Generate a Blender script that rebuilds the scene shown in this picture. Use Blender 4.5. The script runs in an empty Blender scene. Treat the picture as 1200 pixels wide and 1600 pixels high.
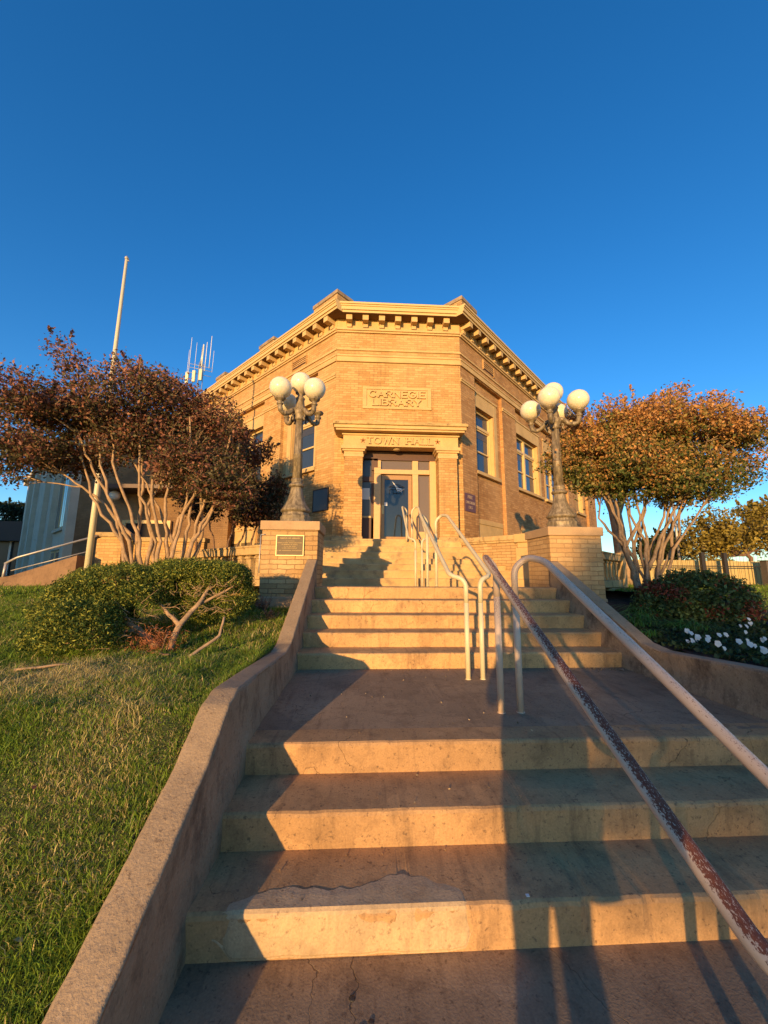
import bpy, bmesh, math, random
import numpy as np
from mathutils import Vector, Matrix, noise
R = math.radians
random.seed(7); RNG = np.random.default_rng(11)
SC = bpy.context.scene
COL = SC.collection
S2 = math.sqrt(.5)
# ------------------------------------------------------------------ objects
def tag(o, label=None, cat=None, group=None, kind=None):
    if label: o['label'] = label
    if cat: o['category'] = cat
    if group: o['group'] = group
    if kind: o['kind'] = kind
    return o
def empty(name, loc, label=None, cat=None, group=None):
    o = bpy.data.objects.new(name, None); COL.objects.link(o)
    o.location = loc; o.empty_display_size = .2
    return tag(o, label, cat, group)
def origin(parent):
    v = Vector((0, 0, 0)); p = parent
    while p is not None:
        v += p.location; p = p.parent
    return v
class MB:
    """collects shapes in world coordinates, links them as ONE object"""
    def __init__(s): s.v = []; s.f = []; s.sm = []
    def add(s, vs, fs, smooth=False):
        b = len(s.v); s.v += [tuple(p) for p in vs]
        s.f += [tuple(b + i for i in f) for f in fs]; s.sm += [smooth] * len(fs); return s
    def box(s, x0, x1, y0, y1, z0, z1, bev=0):
        return s.hexa([(x0,y0,z0),(x1,y0,z0),(x1,y1,z0),(x0,y1,z0),(x0,y0,z1),(x1,y0,z1),(x1,y1,z1),(x0,y1,z1)])
    def hexa(s, p):
        return s.add(p, [(0,3,2,1),(4,5,6,7),(0,1,5,4),(1,2,6,5),(2,3,7,6),(3,0,4,7)])
    def fbox(s, F, u0, u1, d0, d1, z0, z1):
        """box in a wall frame: u along, d outward, z up"""
        P = lambda u, d, z: F(u, d, z)
        pts = [P(u0,d1,z0),P(u1,d1,z0),P(u1,d0,z0),P(u0,d0,z0),P(u0,d1,z1),P(u1,d1,z1),P(u1,d0,z1),P(u0,d0,z1)]
        return s.hexa(pts)
    def prism(s, poly, z0, z1):
        n = len(poly)
        vs = [(x, y, z0) for x, y in poly] + [(x, y, z1) for x, y in poly]
        fs = [tuple(range(n))[::-1], tuple(range(n, 2*n))] + [(i, (i+1) % n, n+(i+1) % n, n+i) for i in range(n)]
        return s.add(vs, fs)
    def lathe(s, cx, cy, prof, n=24, smooth=True, flute=0, cap=True):
        vs = []; fs = []
        for r, z in prof:
            for k in range(n):
                a = 2*math.pi*k/n; rr = r*(1 + (flute*math.cos(8*a) if flute else 0))
                vs.append((cx+rr*math.cos(a), cy+rr*math.sin(a), z))
        m = len(prof)
        for i in range(m-1):
            for k in range(n):
                fs.append((i*n+k, i*n+(k+1) % n, (i+1)*n+(k+1) % n, (i+1)*n+k))
        if cap: fs.append(tuple(range(n))[::-1]); fs.append(tuple(range((m-1)*n, m*n)))
        return s.add(vs, fs, smooth)
    def tube(s, pts, rad, n=8, smooth=True):
        pts = [Vector(p) for p in pts]; m = len(pts)
        if not hasattr(rad, '__len__'): rad = [rad]*m
        vs = []; fs = []; up = None
        for i, p in enumerate(pts):
            t = (pts[min(i+1, m-1)] - pts[max(i-1, 0)]).normalized()
            if up is None:
                up = Vector((0,0,1)) if abs(t.z) < .9 else Vector((1,0,0))
            a = t.cross(up).normalized(); b = a.cross(t).normalized(); up = b
            for k in range(n):
                q = 2*math.pi*k/n
                vs.append(p + (a*math.cos(q) + b*math.sin(q))*rad[i])
        for i in range(m-1):
            for k in range(n):
                fs.append((i*n+k, i*n+(k+1) % n, (i+1)*n+(k+1) % n, (i+1)*n+k))
        fs.append(tuple(range(n))); fs.append(tuple(range((m-1)*n, m*n))[::-1])
        return s.add(vs, fs, smooth)
    def sphere(s, c, r, n=24, m=14, sq=1, squash=1):
        prof = [(max(r*math.sin(math.pi*i/m), .0005), c[2]-r*squash*math.cos(math.pi*i/m)) for i in range(m+1)]
        return s.lathe(c[0], c[1], prof, n)
    def build(s, name, mat, parent=None, bev=0, jit=0, label=None):
        me = bpy.data.meshes.new(name); o3 = origin(parent)
        me.from_pydata([(x-o3.x, y-o3.y, z-o3.z) for x, y, z in s.v], [], s.f)
        me.polygons.foreach_set('use_smooth', s.sm)
        me.materials.append(mat); me.update()
        bm = bmesh.new(); bm.from_mesh(me); bmesh.ops.recalc_face_normals(bm, faces=bm.faces); bm.to_mesh(me); bm.free()
        o = bpy.data.objects.new(name, me); COL.objects.link(o); o.parent = parent
        if bev:
            b = o.modifiers.new('bevel', 'BEVEL'); b.width = bev; b.segments = 2; b.limit_method = 'ANGLE'; b.angle_limit = R(40); b.harden_normals = False
        if label: o['label'] = label
        return o
def np_mesh(name, V, F, mat, parent=None, col=None, smooth=False):
    """V (n,3) world coordinates, F (m,k) faces all with k corners"""
    me = bpy.data.meshes.new(name); k = F.shape[1]
    o3 = np.array(origin(parent)); V = V - o3
    me.vertices.add(len(V)); me.vertices.foreach_set('co', V.astype(np.float32).ravel())
    me.loops.add(F.size); me.loops.foreach_set('vertex_index', F.astype(np.int32).ravel())
    me.polygons.add(len(F)); me.polygons.foreach_set('loop_start', np.arange(0, F.size, k, dtype=np.int32))
    if smooth: me.polygons.foreach_set('use_smooth', np.ones(len(F), dtype=bool))
    me.update(calc_edges=True)
    if col is not None:
        a = me.color_attributes.new('tint', 'FLOAT_COLOR', 'POINT')
        c = np.ones((len(V), 4), dtype=np.float32); c[:, :3] = col; a.data.foreach_set('color', c.ravel())
    me.materials.append(mat)
    o = bpy.data.objects.new(name, me); COL.objects.link(o); o.parent = parent
    return o
def copy_tree(o, parent=None):
    c = o.copy(); COL.objects.link(c); c.parent = parent
    for ch in list(o.children): copy_tree(ch, c)
    return c
# ------------------------------------------------------------------ materials
class NT:
    def __init__(s, name):
        s.m = bpy.data.materials.new(name); s.m.use_nodes = True; s.t = s.m.node_tree
        s.b = s.t.nodes['Principled BSDF']; s.out = s.t.nodes['Material Output']
    def n(s, typ, **kw):
        nd = s.t.nodes.new(typ)
        for k, v in kw.items():
            if k.startswith('_'): setattr(nd, k[1:], v)
            else: nd.inputs[k.replace('__', ' ')].default_value = v
        return nd
    def l(s, a, b): s.t.links.new(a, b)
    def pos(s): return s.n('ShaderNodeNewGeometry').outputs['Position']
    def noise(s, vec, scale, detail=4, rough=.55, **k):
        nd = s.n('ShaderNodeTexNoise', Scale=scale, Detail=detail, Roughness=rough); s.l(vec, nd.inputs['Vector']); return nd.outputs['Fac']
    def ramp(s, fac, stops, interp='LINEAR'):
        nd = s.n('ShaderNodeValToRGB'); cr = nd.color_ramp; cr.interpolation = interp
        while len(cr.elements) < len(stops): cr.elements.new(.5)
        for e, (p, c) in zip(cr.elements, stops):
            e.position = p; e.color = (c[0], c[1], c[2], 1) if hasattr(c, '__len__') else (c, c, c, 1)
        s.l(fac, nd.inputs[0]); return nd.outputs[0]
    def mix(s, fac, a, b, blend='MIX'):
        nd = s.n('ShaderNodeMix', _data_type='RGBA', _blend_type=blend)
        for v, i in ((fac, 0), (a, 6), (b, 7)):
            if hasattr(v, 'is_linked') or hasattr(v, 'links'): s.l(v, nd.inputs[i])
            else: nd.inputs[i].default_value = v if i == 0 else (v[0], v[1], v[2], 1)
        return nd.outputs[2]
    def math(s, op, a, b=None, c=None):
        nd = s.n('ShaderNodeMath', _operation=op)
        for i, v in enumerate((a, b, c)):
            if v is None: continue
            if hasattr(v, 'links'): s.l(v, nd.inputs[i])
            else: nd.inputs[i].default_value = v
        return nd.outputs[0]
    def bump(s, h, strength=.3, dist=.01, prev=None):
        nd = s.n('ShaderNodeBump', Strength=strength, Distance=dist); s.l(h, nd.inputs['Height'])
        if prev is not None: s.l(prev, nd.inputs['Normal'])
        return nd.outputs[0]
    def fin(s, col, rough=.8, bump=None, spec=.3, metal=0):
        if hasattr(col, 'links'): s.l(col, s.b.inputs['Base Color'])
        else: s.b.inputs['Base Color'].default_value = (col[0], col[1], col[2], 1)
        if hasattr(rough, 'links'): s.l(rough, s.b.inputs['Roughness'])
        else: s.b.inputs['Roughness'].default_value = rough
        s.b.inputs['Specular IOR Level'].default_value = spec; s.b.inputs['Metallic'].default_value = metal
        if bump is not None: s.l(bump, s.b.inputs['Normal'])
        return s.m
    def scaled(s, v, sc):
        nd = s.n('ShaderNodeVectorMath', _operation='MULTIPLY'); s.l(v, nd.inputs[0]); nd.inputs[1].default_value = sc; return nd.outputs[0]
    def wallvec(s):
        g = s.n('ShaderNodeNewGeometry'); p = s.n('ShaderNodeSeparateXYZ'); q = s.n('ShaderNodeSeparateXYZ')
        s.l(g.outputs['Position'], p.inputs[0]); s.l(g.outputs['True Normal'], q.inputs[0])
        x, y, z = p.outputs; nx, ny, nz = q.outputs
        u = s.math('SUBTRACT', s.math('MULTIPLY', nx, y), s.math('MULTIPLY', ny, x))
        az = s.math('ABSOLUTE', nz)
        u = s.math('ADD', u, s.math('MULTIPLY', az, x)); v = s.math('ADD', z, s.math('MULTIPLY', az, y))
        c = s.n('ShaderNodeCombineXYZ'); s.l(u, c.inputs[0]); s.l(v, c.inputs[1]); return c.outputs[0], g.outputs['Position']
def brick_mat(name, c1, c2, mortar, bw=.215, rh=.075, ms=.006, stain=.35, rough_edge=0.0):
    t = NT(name); v, p = t.wallvec()
    b = t.n('ShaderNodeTexBrick', Scale=1.0, **{'Mortar__Size': ms, 'Mortar__Smooth': .15, 'Brick__Width': bw, 'Row__Height': rh, 'Bias': 0.0})
    b.inputs['Color1'].default_value = (*c1, 1); b.inputs['Color2'].default_value = (*c2, 1); b.inputs['Mortar'].default_value = (*mortar, 1)
    if rough_edge:
        nz = t.n('ShaderNodeTexNoise', Scale=9.0, Detail=3.0); t.l(v, nz.inputs['Vector'])
        m = t.n('ShaderNodeVectorMath', _operation='MULTIPLY_ADD'); t.l(nz.outputs['Color'], m.inputs[0]); m.inputs[1].default_value = (rough_edge,)*3; t.l(v, m.inputs[2]); v = m.outputs[0]
    t.l(v, b.inputs['Vector'])
    n1 = t.noise(p, 1.1, 5, .6); n2 = t.noise(p, 34, 3)
    col = t.mix(t.ramp(n1, [(.35, 0), (.7, 1)]), b.outputs['Color'], (.72, .62, .5), 'MULTIPLY') if stain else b.outputs['Color']
    col = t.mix(stain, b.outputs['Color'], col) if stain else col
    col = t.mix(.5, col, t.ramp(n2, [(.3, .72), (.7, 1.2)]), 'MULTIPLY')
    n5 = t.noise(t.scaled(p, (5, 5, .55)), 1.3, 5, .6); col = t.mix(t.ramp(n5, [(.52, 0), (.72, .45)]), col, (.20, .115, .05))
    n6 = t.noise(p, .45, 3); col = t.mix(t.ramp(n6, [(.4, 0), (.65, .3)]), col, (.66, .42, .20))
    bp = t.bump(t.math('SUBTRACT', 1.0, b.outputs['Fac']), .7, .006)
    bp = t.bump(n2, .35, .003, bp)
    return t.fin(col, .85, bp, .2)
def stone_mat(name, c, var=.25, sc=2.5, rough=.8, dirt=None, grain=60, streak=False):
    t = NT(name); p = t.pos()
    n1 = t.noise(p, sc, 6, .65); n2 = t.noise(p, grain, 3); n3 = t.noise(t.scaled(p, (6, 6, .8)), 1.6, 5, .6)
    lo = tuple(x*(1-var) for x in c); hi = tuple(min(1, x*(1+var)) for x in c)
    col = t.mix(t.ramp(n1, [(.3, 0), (.72, 1)]), lo, hi)
    col = t.mix(.55, col, t.ramp(n2, [(.25, .75), (.75, 1.15)]), 'MULTIPLY')
    if dirt: col = t.mix(t.ramp(n3 if streak else t.noise(p, sc*2.2, 6, .7), [(.52, 0), (.66, .8)]), col, dirt)
    bp = t.bump(n2, .35, .004); bp = t.bump(n1, .3, .02, bp)
    return t.fin(col, rough, bp, .2)
def flat_mat(name, c, rough=.6, spec=.4, metal=0, var=.0, sc=20):
    t = NT(name)
    if var:
        n1 = t.noise(t.pos(), sc, 4)
        return t.fin(t.mix(n1, tuple(x*(1-var) for x in c), tuple(min(1, x*(1+var)) for x in c)), rough, t.bump(n1, .15, .003), spec, metal)
    return t.fin(c, rough, None, spec, metal)
def leaf_mat(name, trans=.3, rough=.55, spec=.25):
    t = NT(name); a = t.n('ShaderNodeAttribute', _attribute_name='tint')
    t.fin(a.outputs['Color'], rough, None, spec)
    tr = t.n('ShaderNodeBsdfTranslucent'); t.l(a.outputs['Color'], tr.inputs[0])
    mx = t.n('ShaderNodeMixShader'); mx.inputs[0].default_value = trans
    t.l(t.b.outputs[0], mx.inputs[1]); t.l(tr.outputs[0], mx.inputs[2]); t.l(mx.outputs[0], t.out.inputs[0])
    return t.m
M = {}
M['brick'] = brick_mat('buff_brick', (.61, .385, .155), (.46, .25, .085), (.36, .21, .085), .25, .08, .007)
M['brick_low_sun'] = brick_mat('buff_brick_low_sun', (.56, .31, .125), (.37, .18, .065), (.32, .18, .07), .25, .08, .007)  # darker, redder copy of the brick: weaker sun on the right wall put into colour
M['pier_brick'] = brick_mat('pier_brick', (.58, .38, .17), (.42, .25, .10), (.24, .14, .06), .28, .079, .0065, .6, .03)
M['stone'] = stone_mat('cast_stone', (.58, .385, .165), .16, 1.8, .8)
M['stone_old'] = stone_mat('weathered_stone', (.50, .34, .155), .2, 2.5, .85, dirt=(.16, .10, .055))
M['step_stone'] = stone_mat('step_stone', (.56, .37, .16), .26, 1.7, .85, dirt=(.30, .20, .11))
M['ledge'] = stone_mat('stained_ledge', (.50, .34, .14), .2, 3, .9, dirt=(.10, .055, .03))
M['cap'] = stone_mat('pier_cap', (.46, .30, .16), .12, 3, .85)
M['block'] = stone_mat('parapet_block', (.33, .24, .15), .3, 5, .9, dirt=(.12, .09, .06))
M['roof'] = flat_mat('roof_felt', (.08, .07, .06), .9)
M['trim'] = flat_mat('painted_trim', (.62, .43, .175), .5, .4, var=.06)
M['door_wood'] = flat_mat('door_wood', (.36, .20, .075), .45, .4, var=.15)
M['soffit'] = flat_mat('soffit_shade_brown', (.17, .09, .035), .7, .2, 0, .1)  # dark brown carries the shade under the cornice in its colour
M['post_wood'] = flat_mat('tan_frame', (.60, .38, .17), .55, .35, var=.12, sc=8)
M['dark_wood'] = flat_mat('dark_wood', (.09, .04, .022), .5)
M['white'] = flat_mat('white_paint', (.75, .72, .64), .5)
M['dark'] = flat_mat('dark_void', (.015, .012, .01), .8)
def glass_mat(name, c, rough=.05):
    t = NT(name); t.fin(c, rough, t.bump(t.noise(t.pos(), 1.5, 2), .05, .02), .55); return t.m
M['glass'] = glass_mat('window_glass', (.035, .05, .075))
M['glass_dim'] = glass_mat('dim_glass', (.02, .018, .016), .3)
M['glass_warm'] = glass_mat('warm_glass', (.16, .115, .06), .15)
M['glass_door'] = glass_mat('door_glass', (.02, .025, .03), .06)
def conc(name, c, cracks=True, dark=(.10, .062, .04), seed=0.):
    t = NT(name); p = t.pos(); sh = t.n('ShaderNodeVectorMath', _operation='ADD'); t.l(p, sh.inputs[0]); sh.inputs[1].default_value = (seed, seed, seed); p = sh.outputs[0]
    n1 = t.noise(p, 1.4, 6, .65); n2 = t.noise(p, 90, 3, .6); n3 = t.noise(p, 6, 6, .7)
    col = t.mix(t.ramp(n1, [(.3, 0), (.7, 1)]), tuple(x*.8 for x in c), tuple(x*1.18 for x in c))
    col = t.mix(t.ramp(n3, [(.5, 0), (.75, .55)]), col, dark)
    n4 = t.noise(p, 38, 5, .75); vc = t.n('ShaderNodeTexVoronoi', Scale=1.7); wz = t.n('ShaderNodeTexNoise', Scale=5.0, Detail=4.0); t.l(p, wz.inputs['Vector']); ma = t.n('ShaderNodeVectorMath', _operation='MULTIPLY_ADD'); t.l(wz.outputs['Color'], ma.inputs[0]); ma.inputs[1].default_value = (.35, .35, .35); t.l(p, ma.inputs[2]); t.l(ma.outputs[0], vc.inputs['Vector']); sv = t.n('ShaderNodeSeparateColor'); t.l(vc.outputs['Color'], sv.inputs[0]); col = t.mix(.45, col, t.ramp(sv.outputs[0], [(.0, (.66, .58, .5)), (.45, (1, .95, .88)), (1, (1.2, 1.08, .9))]), 'MULTIPLY'); n7 = t.noise(t.scaled(p, (9, 1, 1.2)), 1.6, 5, .65); col = t.mix(t.ramp(n7, [(.54, 0), (.7, .4)]), col, dark)
    col = t.mix(t.ramp(n4, [(.57, 0), (.66, .7)]), col, dark); col = t.mix(t.ramp(n4, [(.28, .5), (.36, 0)]), col, tuple(min(1, x*1.5) for x in c))
    col = t.mix(.6, col, t.ramp(n2, [(.25, .7), (.8, 1.25)]), 'MULTIPLY')
    bp = t.bump(n2, .5, .003); bp = t.bump(n3, .12, .008, bp)
    if cracks:
        w = t.n('ShaderNodeTexNoise', Scale=2.5, Detail=5.0); t.l(p, w.inputs['Vector'])
        mm = t.n('ShaderNodeVectorMath', _operation='MULTIPLY_ADD'); t.l(w.outputs['Color'], mm.inputs[0]); mm.inputs[1].default_value = (.5, .5, .5); t.l(p, mm.inputs[2])
        vo = t.n('ShaderNodeTexVoronoi', Scale=1.1, _feature='DISTANCE_TO_EDGE'); t.l(mm.outputs[0], vo.inputs['Vector'])
        mask = t.math('MULTIPLY', t.ramp(vo.outputs['Distance'], [(.0, .8), (.0035, 0)]), t.ramp(t.noise(p, .8, 2), [(.53, 0), (.6, 1)]))
        col = t.mix(mask, col, tuple(x*.25 for x in c)); bp = t.bump(t.math('SUBTRACT', 1.0, mask), .6, .01, bp)
    return t.fin(col, .85, bp, .25)
M['conc'] = conc('step_concrete', (.47, .285, .135))
M['conc_b'] = conc('upper_step_concrete', (.56, .345, .15), seed=5.)
M['pave'] = conc('pavement_concrete', (.32, .225, .135), seed=9.)
M['patch'] = conc('patch_concrete', (.52, .375, .215), False, (.25, .16, .09), 3.)
# cheek walls with run-down stains
def cheek():
    t = NT('cheek_concrete'); p = t.pos()
    n1 = t.noise(p, 2.2, 6, .65); n2 = t.noise(p, 80, 3, .6); n3 = t.noise(t.scaled(p, (1, 3.5, 2.2)), 1.7, 7, .72); g = t.n('ShaderNodeNewGeometry')
    q = t.n('ShaderNodeSeparateXYZ'); t.l(g.outputs['True Normal'], q.inputs[0])
    col = t.mix(t.ramp(n1, [(.3, 0), (.7, 1)]), (.28, .195, .115), (.42, .295, .175))
    side = t.ramp(t.math('ABSOLUTE', q.outputs[2]), [(.3, 1), (.7, 0)])
    st = t.math('MULTIPLY', side, t.ramp(n3, [(.48, 0), (.68, .75)]))
    col = t.mix(st, col, (.07, .045, .03))
    col = t.mix(.6, col, t.ramp(n2, [(.25, .7), (.8, 1.22)]), 'MULTIPLY')
    n8 = t.noise(p, 30, 5, .75); col = t.mix(t.ramp(n8, [(.58, 0), (.66, .6)]), col, (.12, .075, .045)); col = t.mix(t.ramp(n8, [(.3, .55), (.38, 0)]), col, (.55, .42, .28))
    bp = t.bump(n2, .7, .005); bp = t.bump(t.noise(p, 12, 5), .4, .014, bp); bp = t.bump(n8, .5, .006, bp)
    return t.fin(col, .88, bp, .2)
M['cheek'] = cheek()
def rail_mat():
    t = NT('peeling_rail_paint'); p = t.pos()
    n1 = t.noise(t.scaled(p, (16, 6, 6)), 14, 7, .78); n2 = t.noise(p, 1.1, 2); g = t.n('ShaderNodeNewGeometry')
    q = t.n('ShaderNodeSeparateXYZ'); t.l(g.outputs['Normal'], q.inputs[0]); s = t.n('ShaderNodeSeparateXYZ'); t.l(p, s.inputs[0])
    # paint worn where hands rub: the top of the sloping rails, more towards the street
    near = t.ramp(t.math('MULTIPLY', s.outputs[1], .1), [(.14, .21), (.30, .16), (.46, 0)])
    near = t.math('MULTIPLY', near, t.ramp(s.outputs[0], [(.0, 1), (.0001, 1)])) if False else t.math('MULTIPLY', near, t.math('SUBTRACT', 1.35, t.math('MULTIPLY', t.math('GREATER_THAN', s.outputs[0], 1.24), .72)))
    top = t.ramp(q.outputs[2], [(.05, 0), (.75, 1)])
    thr = t.math('ADD', t.math('MULTIPLY', near, top), t.math('MULTIPLY', t.ramp(n2, [(.5, 0), (.7, 1)]), .02))
    m = t.ramp(t.math('ADD', n1, thr), [(.70, 0), (.715, 1)])
    rust = t.mix(t.noise(p, 60, 3), (.07, .018, .012), (.27, .085, .04))
    col = t.mix(m, t.mix(t.noise(p, 7, 5), (.52, .37, .26), (.66, .51, .37)), rust)
    rr = t.mix(m, (.38,)*3, (.8,)*3)
    return t.fin(col, rr, t.bump(t.math('SUBTRACT', 1.0, m), .5, .002), .4)
M['rail'] = rail_mat()
def rail2():
    t = NT('cream_rail_paint'); p = t.pos(); n1 = t.noise(p, 22, 6, .75)
    m = t.ramp(n1, [(.68, 0), (.70, 1)])
    return t.fin(t.mix(m, t.mix(t.noise(p, 5, 5), (.54, .45, .27), (.70, .60, .38)), (.25, .10, .045)), .42, t.bump(m, -.3, .002), .4)
M['rail_cream'] = rail2()
def lampm():
    t = NT('weathered_lamp_iron'); p = t.pos(); n1 = t.noise(t.scaled(p, (3, 3, 1)), 7, 5, .7)
    col = t.ramp(n1, [(.3, (.075, .055, .03)), (.48, (.20, .15, .085)), (.72, (.40, .31, .19))])
    return t.fin(col, .55, t.bump(n1, .4, .01), .45, .15)
M['lamp'] = lampm()
def globem():
    t = NT('globe_glass'); p = t.pos(); t.fin(t.mix(t.ramp(t.noise(p, 9, 6, .7), [(.3, 0), (.55, 1)]), (.70, .60, .40), (.80, .71, .50)), .28, None, .4)
    t.b.inputs['Subsurface Weight'].default_value = .25; t.b.inputs['Subsurface Radius'].default_value = (.1, .08, .05); t.b.inputs['Subsurface Scale'].default_value = .5
    return t.m
M['globe'] = globem()
M['bark'] = stone_mat('crape_bark', (.38, .25, .14), .35, 9, .8, grain=40)
M['bark_shaded'] = stone_mat('crape_bark_shaded', (.27, .185, .115), .35, 9, .85, grain=40)  # crape bark with the half-shade on the right tree put into its tone
M['bark_dark'] = stone_mat('dark_bark', (.20, .12, .08), .35, 9, .85, grain=40)
M['leaf'] = leaf_mat('leaf', .28)
M['needle'] = leaf_mat('needle', .15, .6, .15)
M['grass'] = leaf_mat('grass_blade', .3, .5, .2)
M['petal'] = leaf_mat('petal', .3, .6, .1)
M['soil'] = stone_mat('mulch', (.055, .035, .024), .5, 12, .95, grain=50)
def groundm():
    t = NT('lawn_soil'); p = t.pos(); n1 = t.noise(p, .9, 6, .6); n2 = t.noise(p, 25, 4, .7)
    col = t.mix(t.ramp(n1, [(.35, 0), (.7, 1)]), (.045, .07, .018), (.11, .10, .035))
    col = t.mix(.6, col, t.ramp(n2, [(.3, .5), (.7, 1.4)]), 'MULTIPLY')
    return t.fin(col, .95, t.bump(n2, .8, .03), .1)
M['ground'] = groundm()
M['metal'] = flat_mat('galvanised_metal', (.45, .42, .38), .45, .5, .4, .15)
M['pole'] = flat_mat('pole_paint', (.62, .55, .36), .45, .5, .0, .1)
M['iron'] = flat_mat('dark_iron', (.03, .025, .022), .6)
M['bronze'] = flat_mat('bronze', (.22, .15, .06), .5, .5, .3, .15)
M['bronze_dark'] = flat_mat('dark_bronze', (.13, .09, .045), .6, .4, .1, .15)
M['brass'] = flat_mat('brass_edge', (.55, .44, .20), .45, .5, .2, .1)
M['maroon'] = flat_mat('maroon_sign', (.13, .055, .055), .5, .4, 0, .05)
M['sign_text'] = flat_mat('sign_lettering', (.40, .28, .17), .5)
M['slate'] = flat_mat('slate_plaque', (.05, .05, .055), .35, .5, 0, .1)
M['star'] = stone_mat('red_stone_star', (.40, .15, .05), .1)
M['wing'] = stone_mat('grey_stucco', (.55, .49, .37), .12, 1.5, .85)
M['wing_brick'] = brick_mat('wing_brick', (.22, .125, .06), (.17, .095, .045), (.15, .09, .05))
M['ramp'] = conc('ramp_concrete', (.25, .16, .10), False, seed=2.)
def plank():
    t = NT('fence_board'); v, p = t.wallvec(); s = t.n('ShaderNodeSeparateXYZ'); t.l(v, s.inputs[0])
    n = t.noise(t.scaled(p, (14, 14, 1.2)), 1.5, 4)
    col = t.mix(n, (.42, .30, .12), (.60, .46, .20)); return t.fin(col, .75, None, .2)
M['plank'] = plank()
# ================================================================== BUILDING
CL, CR, YF = -.99, 3.17, 11.9
SILL = .975
FL = lambda u, d, z: (CL - S2*u - S2*d, YF + S2*u - S2*d, z)      # left wall, u runs back-left, d outward
FR = lambda u, d, z: (CR + S2*u + S2*d, YF + S2*u - S2*d, z)      # right wall
FF = lambda u, d, z: (CL + u, YF - d, z)                          # front bay, u = X - CL
WF = CR - CL
B = empty('town_hall', (1.09, 11.9, -.8), 'buff brick town hall with chamfered entrance bay and bracketed cornice above the steps', 'building')
def wall_holes(F, u0, u1, z0, z1, d0, d1, holes, mb=None):
    """wall slab pierced by rectangular openings (ua, ub, za, zb)"""
    mb = mb or MB()
    us = sorted({u0, u1, *[h[0] for h in holes], *[h[1] for h in holes]})
    for a, b in zip(us, us[1:]):
        hs = sorted([(h[2], h[3]) for h in holes if h[0] <= a+1e-6 and h[1] >= b-1e-6]); z = z0
        for h0, h1 in hs:
            if h0 > z+1e-6: mb.fbox(F, a, b, d0, d1, z, h0)
            z = max(z, h1)
        if z < z1-1e-6: mb.fbox(F, a, b, d0, d1, z, z1)
    return mb
ZT = 6.94; ZW = 8.03
def belts(F, u0, u1, name='string_course'):
    m = MB()
    m.fbox(F, u0, u1, .0, .035, 7.385, 7.45)
    m.fbox(F, u0, u1, .0, .05, 7.16, 7.22); m.fbox(F, u0, u1, .0, .028, 7.06, 7.16); m.fbox(F, u0, u1, .0, .05, 6.97, 7.06)
    m.build(name, M['stone'], B, .008)
    m = MB(); m.fbox(F, u0-.0, u1, 0, .05, 8.03, 8.09); m.fbox(F, u0, u1, 0, .09, 8.09, 8.17); m.build('bed_mould', M['stone'], B, .008)
    m = MB(); m.fbox(F, u0, u1, -.3, .012, 8.17, 8.52); m.build('frieze', M['stone'], B)
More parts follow.
